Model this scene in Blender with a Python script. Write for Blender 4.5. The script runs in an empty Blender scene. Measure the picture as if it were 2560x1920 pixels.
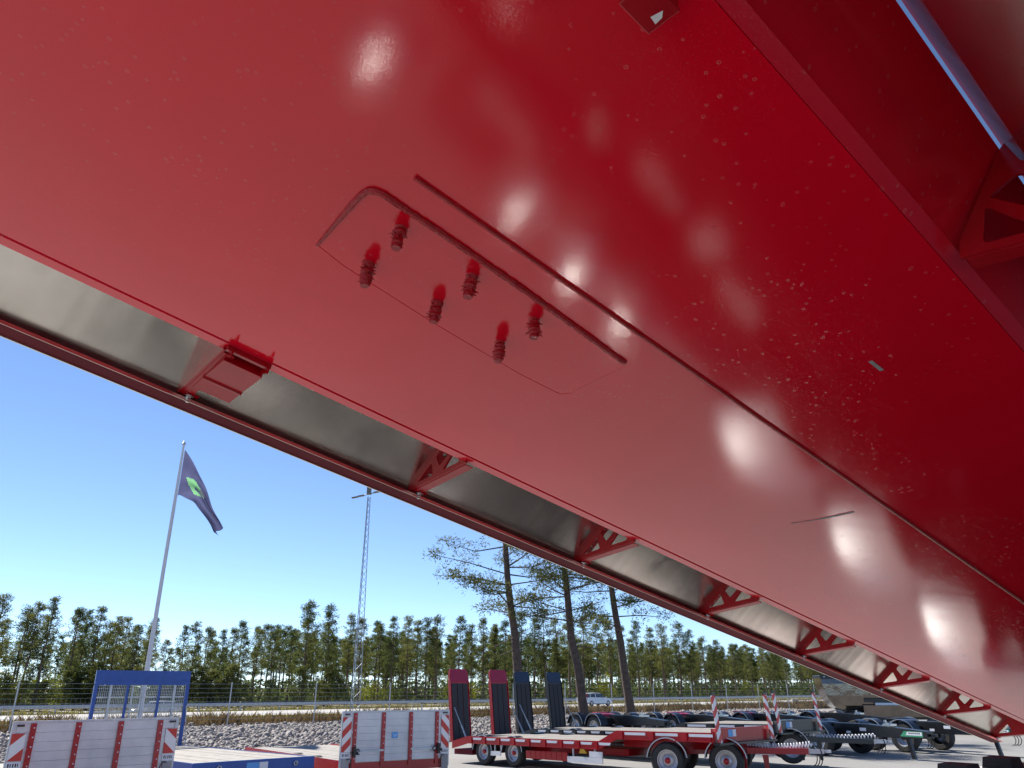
import bpy, math, random
import numpy as np
from mathutils import Vector, Matrix
from mathutils.geometry import tessellate_polygon

SC = bpy.context.scene
COL = SC.collection
R = math.radians

# ------------------------------------------------------------------ camera
CZ = 2.2
PITCH = R(21.48)
cam_data = bpy.data.cameras.new('camera')
cam_data.sensor_width = 36.0
cam_data.lens = 1923.0 / 2560.0 * 36.0
cam_data.clip_start = 0.05
cam_data.clip_end = 3000.0
cam = bpy.data.objects.new('camera', cam_data)
cam.location = (0, 0, CZ)
cam.rotation_euler = (R(90) + PITCH, 0, 0)
COL.objects.link(cam)
SC.camera = cam

# ------------------------------------------------------------------ sky, sun, exposure
SUN_EL = R(43)
SUN_AZ = math.atan2(-0.72, 0.69)          # from +Y towards +X
world = bpy.data.worlds.new('World')
SC.world = world
world.use_nodes = True
wn = world.node_tree
wn.nodes.clear()
w_out = wn.nodes.new('ShaderNodeOutputWorld')
w_bg = wn.nodes.new('ShaderNodeBackground')
w_sky = wn.nodes.new('ShaderNodeTexSky')
w_sky.sky_type = 'NISHITA'
w_sky.sun_disc = False
w_sky.sun_elevation = SUN_EL
w_sky.sun_rotation = SUN_AZ
w_sky.altitude = 0
w_sky.air_density = 0.55
w_sky.dust_density = 0.0
w_sky.ozone_density = 4.5
w_bg.inputs['Strength'].default_value = 0.10
w_hs = wn.nodes.new('ShaderNodeHueSaturation')
w_hs.inputs['Saturation'].default_value = 0.97
wn.links.new(w_sky.outputs[0], w_hs.inputs['Color'])
wn.links.new(w_hs.outputs[0], w_bg.inputs['Color'])
wn.links.new(w_bg.outputs[0], w_out.inputs['Surface'])

sun_d = bpy.data.lights.new('sun', 'SUN')
sun_d.energy = 4.6
sun_d.angle = R(0.53)
sun_d.color = (1.0, 0.95, 0.87)
sun = bpy.data.objects.new('sun', sun_d)
COL.objects.link(sun)
sdir = Vector((math.sin(SUN_AZ) * math.cos(SUN_EL), math.cos(SUN_AZ) * math.cos(SUN_EL), math.sin(SUN_EL)))
sun.rotation_euler = sdir.to_track_quat('Z', 'Y').to_euler()
sun.location = (-40, 40, 60)

SC.view_settings.view_transform = 'Standard'
SC.view_settings.look = 'None'
SC.view_settings.gamma = 1.0
SC.view_settings.exposure = 0.95

# ------------------------------------------------------------------ helpers
def tag(o, label=None, cat=None, group=None, kind=None):
    if label: o['label'] = label
    if cat: o['category'] = cat
    if group: o['group'] = group
    if kind: o['kind'] = kind
    return o

def empty(name, loc=(0, 0, 0), rot=(0, 0, 0)):
    o = bpy.data.objects.new(name, None)
    o.empty_display_size = 0.2
    o.location = loc
    o.rotation_euler = rot
    COL.objects.link(o)
    return o

def copy_tree(o, parent=None):
    c = o.copy()
    COL.objects.link(c)
    c.parent = parent
    for ch in o.children:
        copy_tree(ch, c)
    return c

class MB:
    """collects shapes, builds ONE mesh object"""
    def __init__(self):
        self.v = []; self.f = []
    def add(self, vs, fs):
        n = len(self.v)
        self.v.extend([tuple(x) for x in vs])
        self.f.extend([tuple(i + n for i in f) for f in fs])
        return self
    def hexa(self, c8):
        return self.add(c8, [(0, 3, 2, 1), (4, 5, 6, 7), (0, 1, 5, 4), (1, 2, 6, 5), (2, 3, 7, 6), (3, 0, 4, 7)])
    def box(self, x0, x1, y0, y1, z0, z1):
        return self.hexa([(x0, y0, z0), (x1, y0, z0), (x1, y1, z0), (x0, y1, z0),
                          (x0, y0, z1), (x1, y0, z1), (x1, y1, z1), (x0, y1, z1)])
    def beam(self, p0, p1, w, h, up=(0, 0, 1)):
        p0 = Vector(p0); p1 = Vector(p1); d = (p1 - p0).normalized()
        up = Vector(up)
        s = d.cross(up)
        if s.length < 1e-4: s = d.cross(Vector((0, 1, 0)))
        s.normalize(); t = s.cross(d)
        a = s * (w / 2); b = t * (h / 2)
        return self.hexa([p0 - a - b, p0 + a - b, p0 + a + b, p0 - a + b,
                          p1 - a - b, p1 + a - b, p1 + a + b, p1 - a + b])
    def tube(self, pts, r, n=8, caps=True):
        pts = [Vector(p) for p in pts]
        rs = r if isinstance(r, (list, tuple)) else [r] * len(pts)
        vs = []; fs = []
        prev = None
        for i, p in enumerate(pts):
            if i == 0: d = pts[1] - p
            elif i == len(pts) - 1: d = p - pts[i - 1]
            else: d = pts[i + 1] - pts[i - 1]
            d.normalize()
            if prev is None:
                a = d.orthogonal().normalized()
            else:
                a = (prev - d * prev.dot(d))
                a = a.normalized() if a.length > 1e-5 else d.orthogonal().normalized()
            prev = a
            b = d.cross(a)
            for k in range(n):
                t = 2 * math.pi * k / n
                vs.append(p + (a * math.cos(t) + b * math.sin(t)) * rs[i])
        for i in range(len(pts) - 1):
            for k in range(n):
                k2 = (k + 1) % n
                fs.append((i * n + k, i * n + k2, (i + 1) * n + k2, (i + 1) * n + k))
        if caps:
            fs.append(tuple(range(n - 1, -1, -1)))
            m = (len(pts) - 1) * n
            fs.append(tuple(m + k for k in range(n)))
        return self.add(vs, fs)
    def extrude(self, polys, o, ex, ey, ez):
        """polys: outer + holes (2d); plane o,ex,ey; thickness vector ez"""
        o = Vector(o); ex = Vector(ex); ey = Vector(ey); ez = Vector(ez)
        flat = [p for poly in polys for p in poly]
        n = len(flat)
        lo = [o + ex * p[0] + ey * p[1] for p in flat]
        hi = [q + ez for q in lo]
        tris = tessellate_polygon([[Vector((p[0], p[1], 0)) for p in poly] for poly in polys])
        fs = [tuple(t) for t in tris] + [tuple(i + n for i in reversed(t)) for t in tris]
        k = 0
        for poly in polys:
            m = len(poly)
            for i in range(m):
                a = k + i; b = k + (i + 1) % m
                fs.append((a, b, b + n, a + n))
            k += m
        return self.add(lo + hi, fs)
    def lathe(self, prof, o, axis, n=24, a0=0.0, a1=2 * math.pi):
        """prof: (radius, along-axis)"""
        o = Vector(o); ax = Vector(axis).normalized()
        s = Vector((0, 0, 1))
        if abs(ax.z) > 0.9: s = Vector((1, 0, 0))
        a = (s - ax * s.dot(ax)).normalized(); b = ax.cross(a)
        full = abs(a1 - a0 - 2 * math.pi) < 1e-6
        cnt = n if full else n + 1
        vs = []; fs = []
        for k in range(cnt):
            t = a0 + (a1 - a0) * k / n
            for (r, h) in prof:
                vs.append(o + (a * math.cos(t) + b * math.sin(t)) * r + ax * h)
        m = len(prof)
        for k in range(n):
            k2 = (k + 1) % cnt
            for i in range(m - 1):
                fs.append((k * m + i, k2 * m + i, k2 * m + i + 1, k * m + i + 1))
        return self.add(vs, fs)
    def shift(self, d):
        d = Vector(d)
        self.v = [(x + d.x, y + d.y, z + d.z) for x, y, z in self.v]
        return self
    def build(self, name, mat, parent=None, smooth=False, bevel=0.0, recalc=True):
        me = bpy.data.meshes.new(name)
        me.from_pydata(self.v, [], self.f)
        if recalc:
            import bmesh
            bm = bmesh.new(); bm.from_mesh(me)
            bmesh.ops.recalc_face_normals(bm, faces=bm.faces)
            bm.to_mesh(me); bm.free()
        me.materials.append(mat)
        o = bpy.data.objects.new(name, me)
        COL.objects.link(o)
        if parent is not None: o.parent = parent
        if smooth:
            for p in me.polygons: p.use_smooth = True
            try:
                me.set_sharp_from_angle(angle=R(40))
            except Exception:
                pass
        if bevel > 0:
            b = o.modifiers.new('bevel', 'BEVEL')
            b.width = bevel; b.segments = 2; b.limit_method = 'ANGLE'; b.angle_limit = R(40)
        return o

def np_mesh(name, verts, faces, mat, parent=None):
    me = bpy.data.meshes.new(name)
    verts = np.asarray(verts, dtype=np.float32).reshape(-1, 3)
    faces = np.asarray(faces, dtype=np.int32)
    nf, k = faces.shape
    me.vertices.add(len(verts)); me.vertices.foreach_set('co', verts.ravel())
    me.loops.add(nf * k); me.loops.foreach_set('vertex_index', faces.ravel())
    me.polygons.add(nf)
    me.polygons.foreach_set('loop_start', np.arange(0, nf * k, k, dtype=np.int32))
    me.polygons.foreach_set('loop_total', np.full(nf, k, dtype=np.int32))
    me.update(calc_edges=True)
    me.materials.append(mat)
    o = bpy.data.objects.new(name, me)
    COL.objects.link(o)
    if parent is not None: o.parent = parent
    return o

# ------------------------------------------------------------------ materials
def new_mat(name):
    m = bpy.data.materials.new(name)
    m.use_nodes = True
    nt = m.node_tree
    return m, nt, nt.nodes['Principled BSDF']

def N(nt, typ, **kw):
    n = nt.nodes.new(typ)
    for k, v in kw.items(): setattr(n, k, v)
    return n

def noise(nt, coord, scale, detail=4, rough=0.6, distort=0.0):
    n = N(nt, 'ShaderNodeTexNoise')
    n.inputs['Scale'].default_value = scale
    n.inputs['Detail'].default_value = detail
    n.inputs['Roughness'].default_value = rough
    n.inputs['Distortion'].default_value = distort
    nt.links.new(coord, n.inputs['Vector'])
    return n

def ramp(nt, fac, stops):
    r = N(nt, 'ShaderNodeValToRGB')
    el = r.color_ramp.elements
    while len(el) < len(stops): el.new(0.5)
    for e, (p, c) in zip(el, stops):
        e.position = p
        e.color = c if len(c) == 4 else (c[0], c[1], c[2], 1)
    nt.links.new(fac, r.inputs['Fac'])
    return r

def bump(nt, h, strength, dist, normal=None):
    b = N(nt, 'ShaderNodeBump')
    b.inputs['Strength'].default_value = strength
    b.inputs['Distance'].default_value = dist
    nt.links.new(h, b.inputs['Height'])
    if normal is not None: nt.links.new(normal, b.inputs['Normal'])
    return b

def coords(nt, kind='Object'):
    return N(nt, 'ShaderNodeTexCoord').outputs[kind]

def simple(name, c1, c2=None, rough=0.5, metal=0.0, scale=6.0, bs=0.0, bscale=60.0, bdist=0.002, coat=0.0, rvar=0.0, spec=0.5):
    m, nt, p = new_mat(name)
    co = coords(nt)
    if c2 is None: c2 = tuple(x * 0.82 for x in c1)
    n1 = noise(nt, co, scale, 5, 0.62)
    cr = ramp(nt, n1.outputs['Fac'], [(0.32, c2), (0.66, c1)])
    nt.links.new(cr.outputs['Color'], p.inputs['Base Color'])
    p.inputs['Metallic'].default_value = metal
    p.inputs['Roughness'].default_value = rough
    p.inputs['Specular IOR Level'].default_value = spec
    if rvar > 0:
        n3 = noise(nt, co, scale * 2.7, 4, 0.6)
        mr = N(nt, 'ShaderNodeMapRange')
        mr.inputs['To Min'].default_value = max(0.02, rough - rvar)
        mr.inputs['To Max'].default_value = rough + rvar
        nt.links.new(n3.outputs['Fac'], mr.inputs['Value'])
        nt.links.new(mr.outputs['Result'], p.inputs['Roughness'])
    if coat > 0:
        p.inputs['Coat Weight'].default_value = coat
        p.inputs['Coat Roughness'].default_value = 0.06
    if bs > 0:
        n2 = noise(nt, co, bscale, 3, 0.6)
        b = bump(nt, n2.outputs['Fac'], bs, bdist)
        nt.links.new(b.outputs['Normal'], p.inputs['Normal'])
    return m

RED = (0.42, 0.004, 0.012)
RED2 = (0.34, 0.002, 0.008)

def make_tub_paint():
    m, nt, p = new_mat('red_tub_paint')
    co = coords(nt)
    n1 = noise(nt, co, 1.7, 4, 0.55)
    base = ramp(nt, n1.outputs['Fac'], [(0.3, (0.67, 0.002, 0.017)), (0.7, (0.76, 0.003, 0.021))])
    # dried drop marks: small rings gathered in patches
    vo = N(nt, 'ShaderNodeTexVoronoi')
    vo.feature = 'F1'
    vo.inputs['Scale'].default_value = 62.0
    vo.inputs['Randomness'].default_value = 1.0
    nt.links.new(co, vo.inputs['Vector'])
    ring = ramp(nt, vo.outputs['Distance'], [(0.0, (0.4, 0.4, 0.4)), (0.14, (0.35, 0.35, 0.35)), (0.20, (1, 1, 1)), (0.24, (0.9, 0.9, 0.9)), (0.29, (0, 0, 0))])
    pick = N(nt, 'ShaderNodeMath', operation='GREATER_THAN')
    pick.inputs[1].default_value = 0.84
    sep = N(nt, 'ShaderNodeSeparateColor')
    nt.links.new(vo.outputs['Color'], sep.inputs['Color'])
    nt.links.new(sep.outputs['Red'], pick.inputs[0])
    n2 = noise(nt, co, 1.1, 3, 0.6)
    patch = ramp(nt, n2.outputs['Fac'], [(0.36, (0, 0, 0)), (0.56, (1, 1, 1))])
    m1 = N(nt, 'ShaderNodeMath', operation='MULTIPLY')
    m2 = N(nt, 'ShaderNodeMath', operation='MULTIPLY')
    nt.links.new(ring.outputs['Color'], m1.inputs[0]); nt.links.new(pick.outputs[0], m1.inputs[1])
    nt.links.new(m1.outputs[0], m2.inputs[0]); nt.links.new(patch.outputs['Color'], m2.inputs[1])
    # finer specks
    vo2 = N(nt, 'ShaderNodeTexVoronoi'); vo2.inputs['Scale'].default_value = 170.0
    nt.links.new(co, vo2.inputs['Vector'])
    sp = ramp(nt, vo2.outputs['Distance'], [(0.0, (1, 1, 1)), (0.13, (0.7, 0.7, 0.7)), (0.2, (0, 0, 0))])
    m3 = N(nt, 'ShaderNodeMath', operation='MULTIPLY')
    nt.links.new(sp.outputs['Color'], m3.inputs[0]); nt.links.new(patch.outputs['Color'], m3.inputs[1])
    m3b = N(nt, 'ShaderNodeMath', operation='MULTIPLY'); m3b.inputs[1].default_value = 0.45
    nt.links.new(m3.outputs[0], m3b.inputs[0])
    mx = N(nt, 'ShaderNodeMath', operation='MAXIMUM')
    nt.links.new(m2.outputs[0], mx.inputs[0]); nt.links.new(m3b.outputs[0], mx.inputs[1])
    amt = N(nt, 'ShaderNodeMath', operation='MULTIPLY'); amt.inputs[1].default_value = 0.15
    nt.links.new(mx.outputs[0], amt.inputs[0])
    mix = N(nt, 'ShaderNodeMix', data_type='RGBA')
    nt.links.new(amt.outputs[0], mix.inputs[0])
    nt.links.new(base.outputs['Color'], mix.inputs[6])
    mix.inputs[7].default_value = (0.62, 0.34, 0.34, 1)
    nt.links.new(mix.outputs[2], p.inputs['Base Color'])
    # gloss: a little uneven
    n3 = noise(nt, co, 2.6, 4, 0.6)
    mr = N(nt, 'ShaderNodeMapRange')
    mr.inputs['To Min'].default_value = 0.09; mr.inputs['To Max'].default_value = 0.15
    nt.links.new(n3.outputs['Fac'], mr.inputs['Value'])
    nt.links.new(mr.outputs['Result'], p.inputs['Roughness'])
    p.inputs['IOR'].default_value = 1.55
    # orange peel, drops, sheet waviness
    n4 = noise(nt, co, 190.0, 2, 0.5)
    b1 = bump(nt, n4.outputs['Fac'], 0.12, 0.0010)
    n5 = noise(nt, co, 2.2, 2, 0.5)
    b2 = bump(nt, n5.outputs['Fac'], 0.18, 0.010, b1.outputs['Normal'])
    b3 = bump(nt, mx.outputs[0], 0.25, 0.0015, b2.outputs['Normal'])
    nt.links.new(b3.outputs['Normal'], p.inputs['Normal'])
    return m

def make_aluminium():
    m, nt, p = new_mat('aluminium_sheet')
    co = coords(nt)
    mp = N(nt, 'ShaderNodeMapping')
    mp.inputs['Scale'].default_value = (1, 1, 1)
    nt.links.new(co, mp.inputs['Vector'])
    n1 = noise(nt, mp.outputs[0], 5.0, 6, 0.65)
    cr = ramp(nt, n1.outputs['Fac'], [(0.3, (0.70, 0.67, 0.61)), (0.7, (0.86, 0.83, 0.77))])
    vo = N(nt, 'ShaderNodeTexVoronoi'); vo.inputs['Scale'].default_value = 60
    nt.links.new(mp.outputs[0], vo.inputs['Vector'])
    sp = ramp(nt, vo.outputs['Distance'], [(0.0, (0.35, 0.34, 0.33)), (0.12, (1, 1, 1))])
    mx = N(nt, 'ShaderNodeMix', data_type='RGBA', blend_type='MULTIPLY')
    mx.inputs[0].default_value = 0.5
    nt.links.new(cr.outputs['Color'], mx.inputs[6]); nt.links.new(sp.outputs['Color'], mx.inputs[7])
    nt.links.new(mx.outputs[2], p.inputs['Base Color'])
    p.inputs['Metallic'].default_value = 1.0
    n2 = noise(nt, mp.outputs[0], 9.0, 5, 0.7)
    mr = N(nt, 'ShaderNodeMapRange')
    mr.inputs['To Min'].default_value = 0.17; mr.inputs['To Max'].default_value = 0.31
    nt.links.new(n2.outputs['Fac'], mr.inputs['Value'])
    nt.links.new(mr.outputs['Result'], p.inputs['Roughness'])
    p.inputs['Anisotropic'].default_value = 0.5
    # sheet waviness runs across the sheet: a function of the distance along it
    dt = N(nt, 'ShaderNodeVectorMath', operation='DOT_PRODUCT')
    dt.inputs[1].default_value = (0.738, 0.647, -0.191)
    nt.links.new(co, dt.inputs[0])
    cx = N(nt, 'ShaderNodeCombineXYZ')
    nt.links.new(dt.outputs['Value'], cx.inputs[0])
    n3 = noise(nt, cx.outputs[0], 2.6, 3, 0.6)
    b = bump(nt, n3.outputs['Fac'], 0.40, 0.016)
    n6 = noise(nt, co, 260.0, 2, 0.6)
    b6 = bump(nt, n6.outputs['Fac'], 0.12, 0.0008, b.outputs['Normal'])
    nt.links.new(b6.outputs['Normal'], p.inputs['Normal'])
    return m

def make_asphalt():
    m, nt, p = new_mat('bleached_asphalt')
    co = coords(nt)
    n1 = noise(nt, co, 0.16, 6, 0.65)
    n2 = noise(nt, co, 55.0, 3, 0.7)
    c1 = ramp(nt, n1.outputs['Fac'], [(0.28, (0.17, 0.165, 0.158)), (0.45, (0.26, 0.252, 0.24)), (0.72, (0.32, 0.312, 0.30))])
    c2 = ramp(nt, n2.outputs['Fac'], [(0.3, (0.6, 0.6, 0.6)), (0.7, (1.25, 1.25, 1.24))])
    mx = N(nt, 'ShaderNodeMix', data_type='RGBA', blend_type='MULTIPLY')
    mx.inputs[0].default_value = 1.0
    nt.links.new(c1.outputs['Color'], mx.inputs[6]); nt.links.new(c2.outputs['Color'], mx.inputs[7])
    nt.links.new(mx.outputs[2], p.inputs['Base Color'])
    p.inputs['Roughness'].default_value = 0.85
    b = bump(nt, n2.outputs['Fac'], 0.5, 0.006)
    nt.links.new(b.outputs['Normal'], p.inputs['Normal'])
    return m

def make_terrain():
    m, nt, p = new_mat('dry_grass_soil')
    co = coords(nt)
    n1 = noise(nt, co, 0.35, 6, 0.7)
    n2 = noise(nt, co, 4.0, 5, 0.75)
    c1 = ramp(nt, n1.outputs['Fac'], [(0.3, (0.16, 0.125, 0.06)), (0.5, (0.20, 0.16, 0.075)), (0.7, (0.13, 0.14, 0.045))])
    c2 = ramp(nt, n2.outputs['Fac'], [(0.3, (0.6, 0.6, 0.6)), (0.7, (1.2, 1.2, 1.2))])
    mx = N(nt, 'ShaderNodeMix', data_type='RGBA', blend_type='MULTIPLY')
    mx.inputs[0].default_value = 1.0
    nt.links.new(c1.outputs['Color'], mx.inputs[6]); nt.links.new(c2.outputs['Color'], mx.inputs[7])
    nt.links.new(mx.outputs[2], p.inputs['Base Color'])
    p.inputs['Roughness'].default_value = 0.95
    return m

def make_foliage(name, a, b, trans=0.45):
    m, nt, p = new_mat(name)
    nt.nodes.remove(p)
    out = nt.nodes['Material Output']
    oi = N(nt, 'ShaderNodeObjectInfo')
    co = coords(nt)
    n1 = noise(nt, co, 0.9, 3, 0.6)
    ad = N(nt, 'ShaderNodeMath', operation='ADD')
    ml = N(nt, 'ShaderNodeMath', operation='MULTIPLY_ADD')
    ml.inputs[1].default_value = 0.5; ml.inputs[2].default_value = -0.25
    nt.links.new(oi.outputs['Random'], ml.inputs[0])
    nt.links.new(n1.outputs['Fac'], ad.inputs[0]); nt.links.new(ml.outputs[0], ad.inputs[1])
    cr = ramp(nt, ad.outputs[0], [(0.25, a), (0.75, b)])
    d = N(nt, 'ShaderNodeBsdfDiffuse'); t = N(nt, 'ShaderNodeBsdfTranslucent')
    nt.links.new(cr.outputs['Color'], d.inputs['Color'])
    hs = N(nt, 'ShaderNodeHueSaturation')
    hs.inputs['Saturation'].default_value = 1.1; hs.inputs['Value'].default_value = 1.35
    nt.links.new(cr.outputs['Color'], hs.inputs['Color'])
    nt.links.new(hs.outputs['Color'], t.inputs['Color'])
    ms = N(nt, 'ShaderNodeMixShader'); ms.inputs['Fac'].default_value = trans
    nt.links.new(d.outputs[0], ms.inputs[1]); nt.links.new(t.outputs[0], ms.inputs[2])
    nt.links.new(ms.outputs[0], out.inputs['Surface'])
    return m

def make_stripes(name, slope, period):
    """diagonal red and white reflective board, local y across, z up"""
    m, nt, p = new_mat(name)
    co = coords(nt)
    s = N(nt, 'ShaderNodeSeparateXYZ'); nt.links.new(co, s.inputs[0])
    a = N(nt, 'ShaderNodeMath', operation='MULTIPLY_ADD')
    a.inputs[1].default_value = slope
    nt.links.new(s.outputs['Y'], a.inputs[0]); nt.links.new(s.outputs['Z'], a.inputs[2])
    f = N(nt, 'ShaderNodeMath', operation='DIVIDE'); f.inputs[1].default_value = period
    nt.links.new(a.outputs[0], f.inputs[0])
    fr = N(nt, 'ShaderNodeMath', operation='FRACT'); nt.links.new(f.outputs[0], fr.inputs[0])
    g = N(nt, 'ShaderNodeMath', operation='GREATER_THAN'); g.inputs[1].default_value = 0.5
    nt.links.new(fr.outputs[0], g.inputs[0])
    mx = N(nt, 'ShaderNodeMix', data_type='RGBA')
    nt.links.new(g.outputs[0], mx.inputs[0])
    mx.inputs[6].default_value = (0.78, 0.77, 0.76, 1); mx.inputs[7].default_value = (0.55, 0.035, 0.02, 1)
    nt.links.new(mx.outputs[2], p.inputs['Base Color'])
    p.inputs['Roughness'].default_value = 0.4
    return m

M = {}
M['tub'] = make_tub_paint()
M['alu'] = make_aluminium()
M['asphalt'] = make_asphalt()
M['terrain'] = make_terrain()
M['red'] = simple('red_paint', (0.40, 0.003, 0.010), (0.34, 0.002, 0.008), 0.24, 0, 9, 0.12, 160, 0.002, rvar=0.06)
M['red_crust'] = simple('red_paint_over_weld', (0.44, 0.004, 0.012), (0.30, 0.002, 0.008), 0.3, 0, 60, 0.9, 130, 0.006)
M['dark_red'] = simple('dark_red_rail_paint', (0.13, 0.006, 0.016), (0.10, 0.004, 0.012), 0.6, 0, 8, 0.15, 140, spec=0.15)
M['steel'] = simple('zinc_steel', (0.72, 0.72, 0.70), (0.5, 0.5, 0.5), 0.25, 1.0, 20)
M['galv'] = simple('galvanised_steel', (0.52, 0.54, 0.56), (0.38, 0.40, 0.43), 0.45, 0.7, 6, rvar=0.1)
M['chrome'] = simple('polished_fender', (0.80, 0.80, 0.79), (0.7, 0.7, 0.7), 0.16, 1.0, 10)
M['guard_alu'] = simple('bright_mudguard', (0.86, 0.86, 0.85), (0.8, 0.8, 0.8), 0.50, 0.6, 10)
M['blotch_grey'] = simple('pale_blotch_grey', (0.76, 0.74, 0.73), (0.56, 0.54, 0.54), 0.45, 0, 9)  # for pale blocks added to mirror as blotches in the floor
M['glint_metal'] = simple('polished_glint_metal', (0.9, 0.9, 0.89), (0.85, 0.85, 0.84), 0.27, 0.95, 10)  # for drums and cans added for their mirrored glints
M['black'] = simple('black_chassis_paint', (0.018, 0.018, 0.02), (0.010, 0.010, 0.012), 0.3, 0, 8, 0.1, 90, rvar=0.08)
M['black_gloss'] = simple('black_gloss_panel', (0.20, 0.175, 0.155), (0.14, 0.125, 0.115), 0.09, 0.85, 3, 0.25, 2.2, 0.05)
M['fender_black'] = simple('black_fender_plastic', (0.03, 0.032, 0.036), (0.02, 0.02, 0.024), 0.22, 0, 6)
M['rubber'] = simple('tyre_rubber', (0.040, 0.038, 0.036), (0.016, 0.016, 0.016), 0.75, 0, 12, 0.4, 80)
M['rim'] = simple('silver_rim', (0.55, 0.55, 0.57), (0.42, 0.42, 0.44), 0.38, 0.6, 12)
M['white_paint'] = simple('white_paint', (0.78, 0.78, 0.78), (0.70, 0.70, 0.71), 0.4, 0, 5)
M['board_alu'] = simple('anodised_dropside_board', (0.62, 0.62, 0.63), (0.48, 0.48, 0.50), 0.42, 0.35, 2.2, 0.15, 30, 0.003, rvar=0.1)
M['blue'] = simple('blue_paint', (0.012, 0.075, 0.36), (0.008, 0.055, 0.28), 0.3, 0, 7, rvar=0.07)
M['navy'] = simple('navy_paint', (0.022, 0.035, 0.075), (0.014, 0.024, 0.055), 0.35, 0, 7)
M['wood'] = simple('weathered_deck_wood', (0.36, 0.33, 0.29), (0.24, 0.215, 0.185), 0.75, 0, 5, 0.4, 40, 0.004)
M['tread'] = simple('dark_ramp_tread', (0.035, 0.036, 0.042), (0.02, 0.02, 0.025), 0.7, 0, 30, 0.5, 90, 0.004)
M['yellow'] = simple('yellow_plastic', (0.62, 0.36, 0.015), (0.5, 0.28, 0.01), 0.5)
M['stone'] = simple('crushed_stone', (0.44, 0.40, 0.375), (0.11, 0.098, 0.092), 0.9, 0, 14)
M['gravel'] = simple('gravel_path', (0.45, 0.42, 0.37), (0.36, 0.33, 0.29), 0.95, 0, 2.0)
M['road'] = simple('old_road_asphalt', (0.44, 0.42, 0.40), (0.36, 0.35, 0.33), 0.9, 0, 0.4)
M['bark'] = simple('pine_bark', (0.135, 0.095, 0.075), (0.06, 0.045, 0.038), 0.95, 0, 7, 0.8, 18, 0.03)
M['bark_far'] = simple('pine_bark_far', (0.19, 0.125, 0.085), (0.09, 0.065, 0.05), 0.95, 0, 3)
M['needles'] = make_foliage('pine_needles', (0.060, 0.080, 0.032), (0.145, 0.150, 0.052), 0.5)
M['needles_near'] = make_foliage('pine_needles_near', (0.055, 0.074, 0.030), (0.12, 0.125, 0.048), 0.45)
M['leaves'] = make_foliage('young_spring_leaves', (0.16, 0.18, 0.022), (0.30, 0.30, 0.035), 0.5)
M['heather'] = make_foliage('dry_heather', (0.085, 0.055, 0.03), (0.21, 0.155, 0.075), 0.3)
M['grass'] = make_foliage('spring_grass', (0.17, 0.145, 0.05), (0.21, 0.19, 0.05), 0.35)
M['pole'] = simple('white_flagpole_fibreglass', (0.66, 0.66, 0.70), (0.6, 0.6, 0.64), 0.35, 0, 2)
M['mast'] = simple('mast_steel', (0.36, 0.41, 0.50), (0.29, 0.33, 0.41), 0.5, 0.5, 2)
M['flag'] = make_foliage('flag_cloth_navy', (0.07, 0.075, 0.14), (0.12, 0.125, 0.22), 0.5)
M['flag_green'] = make_foliage('flag_cloth_green', (0.20, 0.46, 0.22), (0.26, 0.52, 0.28), 0.5)
M['flag_grey'] = make_foliage('flag_cloth_grey', (0.30, 0.27, 0.26), (0.34, 0.31, 0.30), 0.5)
M['car_white'] = simple('white_car_paint', (0.72, 0.73, 0.75), (0.68, 0.69, 0.71), 0.2, 0, 2, coat=0.8)
M['glass'] = simple('dark_car_glass', (0.03, 0.035, 0.04), (0.02, 0.025, 0.03), 0.05, 0, 2, coat=1.0)
M['tail'] = simple('red_lamp', (0.5, 0.02, 0.02), (0.4, 0.01, 0.01), 0.2)
M['lamp'] = simple('lamp_housing', (0.20, 0.19, 0.17), (0.14, 0.13, 0.12), 0.5)
M['sticker_blue'] = simple('blue_sticker', (0.10, 0.36, 0.75), (0.08, 0.32, 0.70), 0.4)
M['sticker_green'] = simple('green_sticker', (0.05, 0.30, 0.16), (0.04, 0.25, 0.13), 0.4)
M['sticker_white'] = simple('white_sticker', (0.72, 0.74, 0.78), (0.68, 0.70, 0.74), 0.4)
M['light_strip'] = simple('pale_blue_strip', (0.55, 0.66, 0.78), (0.5, 0.6, 0.72), 0.3)
M['wire'] = simple('fence_wire', (0.30, 0.32, 0.34), (0.22, 0.24, 0.26), 0.5, 0.5, 4)
M['stripe_r'] = make_stripes('chevron_rising', -1.0, 0.30)
M['stripe_l'] = make_stripes('chevron_falling', 1.0, 0.30)
M['stripe_big_r'] = make_stripes('chevron_wide_rising', -0.9, 0.42)
M['stripe_big_l'] = make_stripes('chevron_wide_falling', 0.9, 0.42)
M['concrete'] = simple('grey_concrete', (0.36, 0.36, 0.36), (0.28, 0.28, 0.28), 0.9, 0, 4)

# ------------------------------------------------------------------ frames of reference
def ground_z(x, y):
    t = min(max((26.0 - y) / 20.0, 0.0), 1.0)
    return 0.5 * t

RD = Vector((0.76, 0.65, 0)); NN = Vector((-0.65, 0.76, 0))       # along / across the road
def XY(r, n): return RD * r + NN * n

# ------------------------------------------------------------------ ground, yard, road
def grid_sheet(name, rs, ns, zf, mat, label=None):
    vs = []; fs = []
    for n in ns:
        for r in rs:
            p = XY(r, n)
            vs.append((p.x, p.y, zf(p.x, p.y)))
    W = len(rs)
    for j in range(len(ns) - 1):
        for i in range(W - 1):
            fs.append((j * W + i, j * W + i + 1, (j + 1) * W + i + 1, (j + 1) * W + i))
    o = np_mesh(name, vs, fs, mat)
    tag(o, kind='structure')
    return o

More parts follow.
